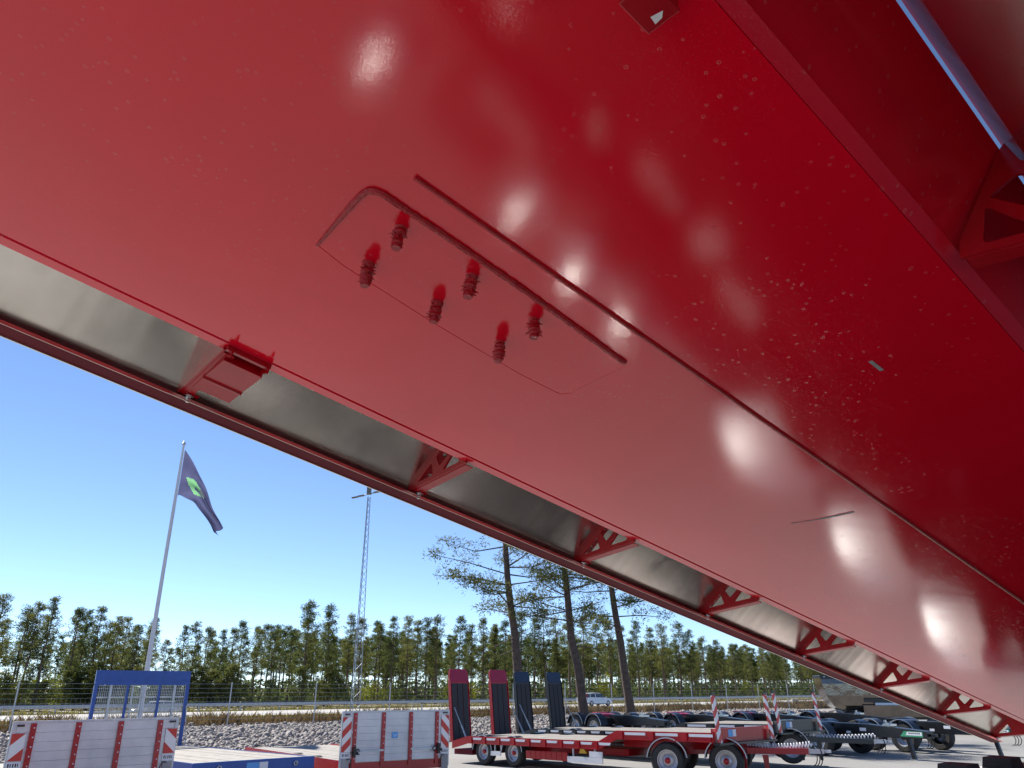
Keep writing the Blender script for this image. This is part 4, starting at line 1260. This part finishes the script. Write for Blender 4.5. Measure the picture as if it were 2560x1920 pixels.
ms = empty('lattice_mast', (-11.35, 60.0, 0))
tag(ms, 'slender blue grey lattice mast with floodlight arms beside the road', 'mast')
ZM = 16.2
def mw(z): return .42 - .30 * z / ZM
corner = lambda k, z: Vector((mw(z) * math.cos(k * 2.0944 + .4), mw(z) * math.sin(k * 2.0944 + .4), z))
for k in range(3):
    MB().tube([corner(k, 0), corner(k, ZM)], .030, 6).build('mast_leg', M['mast'], ms)
lc = MB()
nz = 34
for i in range(nz):
    z0, z1 = ZM * i / nz, ZM * (i + 1) / nz
    for k in range(3):
        a, b = (k, (k + 1) % 3) if i % 2 else ((k + 1) % 3, k)
        lc.tube([corner(a, z0), corner(b, z1)], .016, 4, False)
lc.build('lacing', M['mast'], ms)
arm = MB().tube([(-1.15, .25, ZM), (1.15, -.25, ZM + .45)], .035, 6).build('cross_arm', M['lamp'], ms)
for s in (-1, 1):
    for q in (.55, 1.0):
        c = Vector((s * 1.15 * q, -s * .25 * q, ZM + .22 + s * .22 * q))
        MB().beam(c - Vector((.24, 0, .03)), c + Vector((.24, 0, .06)), .30, .07).build('floodlight', M['lamp'], ms)
MB().box(-.16, .16, -.16, .16, ZM + .2, ZM + .75).build('control_box', M['lamp'], ms)

# ------------------------------------------------------------------ fence, guardrail, roadside furniture
def fence():
    n = 38.6
    posts = [6.6 + 4.42 * k for k in range(-1, 26)]
    o0 = XY(posts[0], n)
    fr = empty('wire_fence', (o0.x, o0.y, .35))
    tag(fr, 'galvanised wire mesh fence on thin posts along the top of the stone bank', 'fence')
    def L(r, dn, z):
        p = XY(r, n + dn); return Vector((p.x - o0.x, p.y - o0.y, z))
    for r in posts:
        MB().tube([L(r, 0, -.3), L(r, 0, 2.05)], .030, 8).build('post', M['galv'], fr)
    for a, b in zip(posts[:-1], posts[1:]):
        mb = MB()
        for i, z in enumerate([.06, .25, .44, .63, .82, 1.01, 1.2, 1.39, 1.58, 1.78, 1.97]):
            w = .0045 if i < 8 else .006
            mb.beam(L(a + .03, -.035, z), L(b - .03, -.035, z), w * 2, w * 2)
        k = 24
        for i in range(1, k):
            r = a + (b - a) * i / k
            mb.beam(L(r, -.043, .05), L(r, -.043, 1.39), .005, .005, up=(1, 0, 0))
        mb.build('wire_panel', M['wire'], fr)
fence()

def guardrail():
    n = 78.4
    o0 = XY(0, n)
    gr = empty('guardrail', (o0.x, o0.y, 0))
    tag(gr, 'long galvanised steel guardrail on the far side of the road', 'guardrail')
    def L(r, dn, z):
        p = XY(r, n + dn); return Vector((p.x - o0.x, p.y - o0.y, z))
    prof = [(-.04, .44), (-.10, .50), (-.10, .545), (-.045, .585), (-.045, .625), (-.10, .665), (-.10, .71), (-.04, .77), (-.03, .77), (-.03, .44)]
    r = -20.0
    while r < 230:
        vs = [L(r, a, z) for a, z in prof] + [L(r + 7.98, a, z) for a, z in prof]
        m = len(prof)
        fs = [(i, (i + 1) % m, (i + 1) % m + m, i + m) for i in range(m)]
        MB().add(vs, fs).build('rail', M['galv'], gr)
        for q in (0.5, 4.5):
            MB().beam(L(r + q, .02, -.1), L(r + q, .02, .74), .08, .10, up=(1, 0, 0)).build('post', M['galv'], gr)
        r += 8.0
guardrail()

def marker(px_r, n, label):
    p = XY(px_r, n)
    o = empty('delineator_post', (p.x, p.y, 0)); tag(o, label, 'road marker', 'roadside delineator posts')
    MB().extrude([[(-.06, 0), (.06, 0), (.05, 1.0), (-.03, 1.05), (-.05, .98)]], (0, -.03, 0), (1, 0, 0), (0, 0, 1), (0, .06, 0)).build('post', M['white_paint'], o)
    MB().box(-.045, .045, -.034, -.0305, .72, .90).build('reflector', M['black'], o)
marker(43.5, 63.6, 'white road marker post just left of the red ramps')
marker(88.5, 63.6, 'white road marker post standing between road and verge, left of the black tipper')
p = XY(75.0, 44.5)
sb = empty('utility_pillar', (p.x, p.y, 0)); tag(sb, 'small grey utility pillar at the path edge right of the striped posts', 'pillar')
MB().box(-.30, .30, -.2, .2, 0, 1.05).build('body', M['concrete'], sb, bevel=.06)
MB().box(-.32, .32, -.22, .22, 1.0, 1.06).build('cap', M['concrete'], sb, bevel=.02)

# ------------------------------------------------------------------ cars on the road
def car(name, loc, yaw, label):
    c = empty(name, loc, (0, 0, yaw)); tag(c, label, 'car', 'cars passing on the road')
    # x: front +2.35, rear -2.35 ; stations: x, sill, belt, half width
    st = [(-2.34, .52, .88, .70), (-2.22, .34, .98, .82), (-1.4, .22, 1.00, .89), (0, .20, .97, .90), (1.2, .20, .93, .89), (1.9, .25, .80, .84), (2.26, .34, .66, .72), (2.36, .42, .56, .60)]
    vs = []; fs = []
    for x, s, b, h in st:
        ring = [(-h * .86, s), (-h, s + .10), (-h, (s + b) / 2 + .05), (-h * .93, b), (h * .93, b), (h, (s + b) / 2 + .05), (h, s + .10), (h * .86, s)]
        vs += [(x, y, z) for y, z in ring]
    m = 8
    for i in range(len(st) - 1):
        for k in range(m):
            k2 = (k + 1) % m
            fs.append((i * m + k, i * m + k2, (i + 1) * m + k2, (i + 1) * m + k))
    fs.append(tuple(range(m))); fs.append(tuple((len(st) - 1) * m + k for k in range(m)))
    MB().add(vs, fs).build('body', M['car_white'], c, smooth=True)
    # greenhouse
    gh = [(-2.12, 0.985, .80), (-1.62, 1.42, .62), (-.6, 1.47, .65), (.35, 1.43, .63), (1.25, .95, .80)]
    top = [(-1.66, 1.425), (-.6, 1.475), (.38, 1.435)]
    vs = [(-2.14, -.80, .98), (-1.60, -.64, 1.41), (-.6, -.66, 1.46), (.33, -.63, 1.42), (1.22, -.80, .93),
          (-2.14, .80, .98), (-1.60, .64, 1.41), (-.6, .66, 1.46), (.33, .63, 1.42), (1.22, .80, .93)]
    fs = [(0, 1, 2, 3, 4), (9, 8, 7, 6, 5), (0, 5, 6, 1), (3, 8, 9, 4)]
    MB().add(vs, fs).build('window', M['glass'], c)
    vs = [(-1.74, -.655, 1.40), (-.6, -.675, 1.455), (.42, -.645, 1.405), (-1.74, .655, 1.40), (-.6, .675, 1.455), (.42, .645, 1.405),
          (-1.74, -.60, 1.44), (-.6, -.62, 1.50), (.38, -.59, 1.45), (-1.74, .60, 1.44), (-.6, .62, 1.50), (.38, .59, 1.45)]
    fs = [(6, 7, 10, 9), (7, 8, 11, 10), (0, 1, 7, 6), (1, 2, 8, 7), (3, 9, 10, 4), (4, 10, 11, 5), (0, 6, 9, 3), (2, 5, 11, 8), (0, 3, 4, 1), (1, 4, 5, 2)]
    MB().add(vs, fs).build('roof', M['car_white'], c, smooth=True)
    for s in (-1, 1):
        for (xa, za, xb, zb_) in ((-.62, .98, -.60, 1.46), (-1.55, 1.0, -1.42, 1.44)):
            MB().beam((xa, s * .815, za), (xb, s * .665, zb_), .10, .02, up=(0, s, 0)).build('pillar', M['car_white'], c)
        MB().hexa([(-2.20, s * .62, .80), (-2.06, s * .86, .80), (-2.06, s * .80, .80), (-2.18, s * .60, .80),
                   (-2.00, s * .60, 1.30), (-1.90, s * .72, 1.30), (-1.88, s * .66, 1.30), (-1.96, s * .56, 1.30)]).build('tail_light', M['tail'], c)
        for x in (-1.40, 1.45):
            build_wheel(c, (x, s * .80, .32), (0, 1, 0), .325, .21, s, M['rim'])
        MB().box(1.0, 1.14, min(s * .90, s * 1.0), max(s * .90, s * 1.0), .95, 1.05).build('mirror', M['car_white'], c)
    MB().box(-2.36, -2.30, -.26, .26, .66, .77).build('number_plate', M['sticker_white'], c)
    return c
p = XY(72.5, 69.5)
RYAW = math.atan2(RD.y, RD.x)
car('estate_car', (p.x, p.y, .03), RYAW, 'white estate car driving right, half hidden by a pine trunk')
p = XY(27.0, 86.5)
car('estate_car', (p.x, p.y, -.62), RYAW + math.pi, 'pale car beyond the guardrail at far left, only its roof showing')

# ------------------------------------------------------------------ trees
def tri_clumps(centres, radius, per, size, seed, flat=0.6, up=0.35):
    """many thin needle-tuft triangles round each centre"""
    g = np.random.default_rng(seed)
    C = np.repeat(np.asarray(centres, float), per, axis=0)
    K = len(C)
    d = g.normal(0, 1, (K, 3)); d[:, 2] = d[:, 2] * flat + up * np.abs(g.normal(0, 1, K))
    d /= np.linalg.norm(d, axis=1)[:, None]
    off = d * (g.random(K) ** 0.6 * radius)[:, None]
    base = C + off
    L = size * g.uniform(0.6, 1.3, K)
    side = np.cross(d, g.normal(0, 1, (K, 3))); side /= np.linalg.norm(side, axis=1)[:, None] + 1e-9
    w = L * g.uniform(0.22, 0.42, K)
    p0 = base - side * (w / 2)[:, None]; p1 = base + side * (w / 2)[:, None]
    p2 = base + d * L[:, None] + side * (g.uniform(-.3, .3, K) * w)[:, None]
    V = np.stack([p0, p1, p2], 1).reshape(-1, 3)
    F = np.arange(K * 3).reshape(-1, 3)
    return V, F

def pine_parts(seed, h, base_frac, width, per=9, size=.34, rad=.42, clumps=(3, 5), trunk_r=None, lean=(0, 0), dead=8, whorls=None, mats=('bark_far', 'needles'), sparse=1.0, seg=7):
    g = random.Random(seed)
    tr = trunk_r or h * .011
    bends = [(g.uniform(-1, 1) * h * .008, g.uniform(-1, 1) * h * .008) for _ in range(9)]
    def axis(t):
        i = min(int(t * 8), 7); f = t * 8 - i
        bx = bends[i][0] * (1 - f) + bends[i + 1][0] * f
        by = bends[i][1] * (1 - f) + bends[i + 1][1] * f
        return Vector((lean[0] * t + bx * min(1, t * 4), lean[1] * t + by * min(1, t * 4), h * t))
    tk_ = MB()
    pts = [axis(i / 12) for i in range(13)]
    tk_.tube(pts, [tr * (1.25 if i == 0 else 1) * (1 - .90 * (i / 12) ** 1.1) for i in range(13)], seg)
    cen = []
    nw = whorls or int(h * (1 - base_frac) * 2.1)
    for wv in range(nw):
        q = (wv + g.random() * .7) / nw
        t = base_frac + (1 - base_frac) * q * .97
        prof = .22 + (1 - q) ** .75 * (.55 + .55 * min(1, q * 4))
        for b in range(g.choice((2, 3, 3, 4))):
            if g.random() > sparse: continue
            a = g.uniform(0, 6.283)
            Lb = width * prof * g.uniform(.55, 1.15)
            o = axis(t)
            rise = g.uniform(-.10, .28) + .35 * q
            e = o + Vector((math.cos(a) * Lb, math.sin(a) * Lb, Lb * rise))
            mid = o.lerp(e, .5) + Vector((0, 0, -.05 * Lb + g.uniform(-.05, .10) * Lb))
            tk_.tube([o, mid, e], [tr * .20 * (1 - q * .5), tr * .13, tr * .05], 4, False)
            for c in range(g.randint(*clumps)):
                f = g.uniform(.42, 1.05)
                p_ = o.lerp(mid, f * 2) if f < .5 else mid.lerp(e, (f - .5) * 2)
                cen.append(p_ + Vector((g.gauss(0, .14), g.gauss(0, .14), g.gauss(.05, .09))) * width * .55)
    for c in range(6):
        cen.append(axis(.99) + Vector((g.gauss(0, .1), g.gauss(0, .1), g.uniform(-.5, .12))))
    for d in range(dead):
        t = g.uniform(.18, base_frac)
        a = g.uniform(0, 6.283); Lb = width * g.uniform(.25, .7)
        o = axis(t)
        tk_.tube([o, o + Vector((math.cos(a) * Lb, math.sin(a) * Lb, Lb * g.uniform(-.3, .15)))], [tr * .16, tr * .05], 4, False)
    V, F = tri_clumps(cen, rad, per, size, seed + 500)
    return tk_, V, F, mats

def pine_proto(seed, **kw):
    t, V, F, mats = pine_parts(seed, **kw)
    trunk = t.build('trunk', M[mats[0]], None, smooth=True, recalc=False)
    crown = np_mesh('crown', V, F, M[mats[1]])
    return trunk, crown

protos = []
for s in range(7):
    g = random.Random(s + 40)
    protos.append(pine_proto(100 + s, h=11.0, base_frac=g.uniform(.30, .50), width=g.uniform(1.25, 1.7), per=14, size=.22, rad=.28, clumps=(3, 5), dead=12, whorls=22, trunk_r=.15))
spruce_protos = [pine_proto(200 + s, h=11.0, base_frac=.16, width=1.75, per=16, size=.24, rad=.34, clumps=(4, 6), dead=4, whorls=26) for s in range(2)]
low_protos = [pine_proto(300 + s, h=4.0, base_frac=.06, width=1.25, per=18, size=.20, rad=.32, clumps=(3, 5), dead=0, whorls=13) for s in range(3)]
used = set()
def place_tree(proto, name, loc, scale, rz, label, group, tilt=(0, 0), cat='tree', wide=1.0):
    root = empty(name, loc, (tilt[0], tilt[1], rz))
    root.scale = (scale * wide, scale * wide, scale)
    tag(root, label, cat, group)
    for o in proto:
        if o.name in used:
            c = o.copy(); COL.objects.link(c)
        else:
            used.add(o.name); c = o
        c.parent = root
    return root

def ray(px, py):
    th = PITCH
    a = Vector((px - 1280, 960 - py, 1923))
    return Vector((a.x, math.cos(th) * a.z - math.sin(th) * a.y, math.sin(th) * a.z + math.cos(th) * a.y))
def at_n(px, py, n):
    """world point on the vertical plane n = const (across-road distance) along a viewing ray"""
    w = ray(px, py)
    s = n / (w.x * NN.x + w.y * NN.y)
    return Vector((w.x * s, w.y * s, CZ + w.z * s))

tg = random.Random(11)
# individually measured skyline trees: photo column, photo row of the top, depth
sky = [(18, 1484, 96), (72, 1512, 99), (100, 1505, 97), (138, 1494, 94), (205, 1520, 97), (228, 1524, 101), (262, 1518, 98), (300, 1540, 96), (322, 1543, 102), (350, 1562, 98), (378, 1566, 101), (420, 1600, 99),
       (500, 1556, 97), (522, 1568, 103), (560, 1575, 98), (585, 1570, 101), (618, 1580, 97), (648, 1574, 96), (690, 1575, 99), (712, 1570, 104), (735, 1573, 100),
       (776, 1502, 95), (830, 1514, 96), (878, 1536, 98), (908, 1545, 97), (955, 1560, 99), (985, 1542, 96), (1025, 1540, 98), (1048, 1552, 103), (1070, 1544, 97), (1095, 1536, 96),
       (1150, 1540, 97), (1180, 1562, 101), (1210, 1545, 98), (1240, 1560, 104), (1262, 1552, 97), (1300, 1530, 96), (1335, 1545, 99), (1362, 1525, 97), (1392, 1540, 102), (1420, 1535, 96),
       (1455, 1545, 98), (1490, 1560, 101), (1520, 1552, 96), (1552, 1565, 98), (1588, 1552, 97), (1620, 1570, 103), (1650, 1560, 96), (1690, 1552, 98), (1720, 1575, 97), (1755, 1590, 99), (1790, 1600, 96), (1830, 1610, 98), (1870, 1618, 97), (1915, 1630, 99), (1960, 1640, 96)]
special = {138: 'lone pine with pointed top standing apart at the left of the forest edge',
           776: 'tallest dense spruce in the forest edge, between flagpole and lattice mast',
           830: 'second tall dense spruce, just left of the lattice mast'}
for i, (px, py, n) in enumerate(sky):
    top = at_n(px, py, n)
    b = Vector((top.x, top.y, -.1))
    h = top.z + .1
    pr = spruce_protos[i % 2] if px in (776, 830, 500) else protos[(i * 3 + i // 7) % 7]
    place_tree(pr, 'spruce_tree' if px in (776, 830, 500) else 'pine_tree', b, h / 11.0, tg.uniform(0, 6.28),
               special.get(px, 'slender pine in the forest edge beyond the guardrail'),
               None if px in special else 'forest pines beyond the road', (tg.uniform(-.02, .02), tg.uniform(-.02, .02)), wide=tg.uniform(.9, 1.12))
# the ranks behind them
cnt = 0
for row, n in enumerate((105, 112, 120, 129, 140)):
    r = 12.0 + tg.random() * 3
    while r < 215:
        if cnt > 190: break
        dens = 1.0 if r > 62 else .50
        if row > 2 and r < 60: dens = .25
        if tg.random() < dens * .92:
            rr = r + tg.uniform(-1.2, 1.2); nn = n + tg.uniform(-3, 3)
            p = XY(rr, nn)
            # keep the ranks under the measured skyline
            h = tg.uniform(9.2, 11.6) * (1 + .03 * row)
            place_tree(protos[tg.randrange(7)], 'pine_tree', (p.x, p.y, -.1), h / 11.0, tg.uniform(0, 6.28),
                       'slender pine in the forest edge beyond the guardrail', 'forest pines beyond the road', (tg.uniform(-.025, .025), tg.uniform(-.025, .025)), wide=tg.uniform(.85, 1.1))
            cnt += 1
        r += tg.uniform(3.2, 5.4)
# the wood behind reads as one mass: one object
def far_wood():
    Vs = []; Fs = []; nv = 0
    TV = []; TF = []; tn = 0
    src = [p[1].data for p in protos]
    arrs = []
    for me in src:
        a = np.empty(len(me.vertices) * 3, np.float32); me.vertices.foreach_get('co', a)
        arrs.append(a.reshape(-1, 9, 3)[::2].reshape(-1, 3) if False else a.reshape(-1, 3, 3))
    g = np.random.default_rng(5)
    K = 330
    for k in range(K):
        rr = g.uniform(5, 330); nn = g.uniform(118, 175) if rr > 62 else g.uniform(150, 200)
        p = XY(rr, nn)
        t = arrs[g.integers(0, 7)]
        t = t[g.random(len(t)) < .30]
        sc = g.uniform(.82, 1.05)
        a = g.uniform(0, 6.28)
        q = t.reshape(-1, 3)
        c3 = np.repeat(t.mean(1), 3, axis=0)
        q = c3 + (q - c3) * 1.9                          # fewer, larger tufts
        x = (q[:, 0] * math.cos(a) - q[:, 1] * math.sin(a)) * sc + p.x
        y = (q[:, 0] * math.sin(a) + q[:, 1] * math.cos(a)) * sc + p.y
        Vs.append(np.stack([x, y, q[:, 2] * sc - .1], -1))
        h = 10.0 * sc; w = .12
        b = np.array([[p.x - w, p.y, -.2], [p.x + w, p.y, -.2], [p.x, p.y + w, -.2], [p.x, p.y, h]])
        TV.append(b); TF.append(np.array([[0, 1, 3], [1, 2, 3], [2, 0, 3]]) + tn); tn += 4
    # undergrowth at its foot
    K2 = 60000
    rr = g.uniform(5, 330, K2); nn = g.uniform(98, 140, K2)
    cx = RD.x * rr + NN.x * nn; cy = RD.y * rr + NN.y * nn
    cz = g.random(K2) ** 1.5 * 3.1
    d = g.normal(0, .22, (K2, 3, 3))
    U = np.stack([cx, cy, cz], -1)[:, None, :] + d
    Vs.append(U.reshape(-1, 3))
    V = np.concatenate(Vs)
    o = np_mesh('far_wood', V, np.arange(len(V)).reshape(-1, 3), M['needles'])
    tag(o, 'far mass of pine wood and undergrowth behind the front ranks of trees', 'wood', kind='stuff')
    t_ = np_mesh('far_trunks', np.concatenate(TV), np.concatenate(TF), M['bark_far'], o)
    tag(t_, kind='stuff')
far_wood()
# low young pines under the edge
for k in range(34):
    px = tg.choice((tg.uniform(395, 860), tg.uniform(395, 860), tg.uniform(200, 420), tg.uniform(1040, 1300), tg.uniform(0, 200)))
    n = tg.uniform(91.8, 97)
    b = at_n(px, 1700, n)
    place_tree(low_protos[k % 3], 'young_pine', (b.x, b.y, -.1), tg.uniform(.65, 1.15), tg.uniform(0, 6.28),
               'low bushy young pine at the foot of the forest behind the guardrail', 'young pines under the forest edge', wide=1.25)
# spring-green saplings
def sapling_proto(seed):
    g = random.Random(seed)
    mb = MB()
    cen = []
    for s in range(4):
        a = g.uniform(0, 6.28); e = Vector((math.cos(a) * .5, math.sin(a) * .5, 3.2 * g.uniform(.7, 1.0)))
        mb.tube([(0, 0, 0), e * .5 + Vector((0, 0, .1)), e], [.04, .025, .008], 5, False)
        for c in range(26):
            t = g.uniform(.22, 1.0)
            cen.append(e * t + Vector((g.gauss(0, .36), g.gauss(0, .36), g.gauss(0, .22))))
    V, F = tri_clumps(cen, .26, 9, .17, seed, 1.0, .1)
    return (mb.build('trunk', M['bark_far'], None, recalc=False), np_mesh('crown', V, F, M['leaves']))
saps = [sapling_proto(s) for s in (1, 2, 3)]
for k, (px, n, sc) in enumerate([(8, 92.5, .9), (45, 93, .8), (150, 101, 1.0), (190, 104, 1.3), (215, 99, .7), (240, 106, 1.2), (275, 98, .9), (330, 104, .9), (150, 96, .55), (95, 104, 1.2),
                                 (905, 98, .75), (930, 99, .95), (955, 97, .8), (985, 100, .9), (1120, 102, 1.3), (820, 97, 1.1), (1285, 100, 1.5), (1505, 93, .9), (1512, 96, 1.35), (1490, 99, .9), (1535, 97, .8), (1170, 104, 1.2),
                                 (1180, 101, 1.0), (1860, 98, 1.2), (1895, 95, .8), (1640, 104, .8)]):
    b = at_n(px, 1740, n)
    place_tree(saps[k % 3], 'sapling', (b.x, b.y, -.1), sc, k * 1.3, 'yellow green leafing sapling among the pine trunks at the forest edge', 'spring green saplings')
b = at_n(1905, 1770, 58)
place_tree(saps[1], 'bush', (b.x, b.y, -.05), .40, 1.0, 'small bright yellow green bush on the verge behind the striped posts', None, cat='bush', wide=1.5)

# three tall pines on the stone bank
big = [((0.45, 41.0), 17.5, .245, (-1.35, .3), 'leftmost tall bare-trunked pine rising behind the red ramps'),
       ((3.55, 40.5), 16.5, .235, (-1.9, .2), 'middle tall pine with curved foot, right of the navy ramps'),
       ((6.60, 46.0), 17.0, .25, (-1.7, .2), 'rightmost tall pine, its trunk crossing the white car')]
for k, (xy, h, tr, ln, lab) in enumerate(big):
    t, V, F, mats = pine_parts(700 + k * 3, h=h, base_frac=.30, width=3.5, per=30, size=.15, rad=.36, clumps=(11, 16), trunk_r=tr, lean=ln, dead=3, whorls=24, mats=('bark', 'needles_near'), sparse=.86, seg=14)
    root = empty('tall_pine', (xy[0], xy[1], .30)); tag(root, lab, 'tree', 'tall pines on the stone bank')
    t.build('trunk', M['bark'], root, smooth=True, recalc=False)
    np_mesh('crown', V, F, M['needles_near'], root)
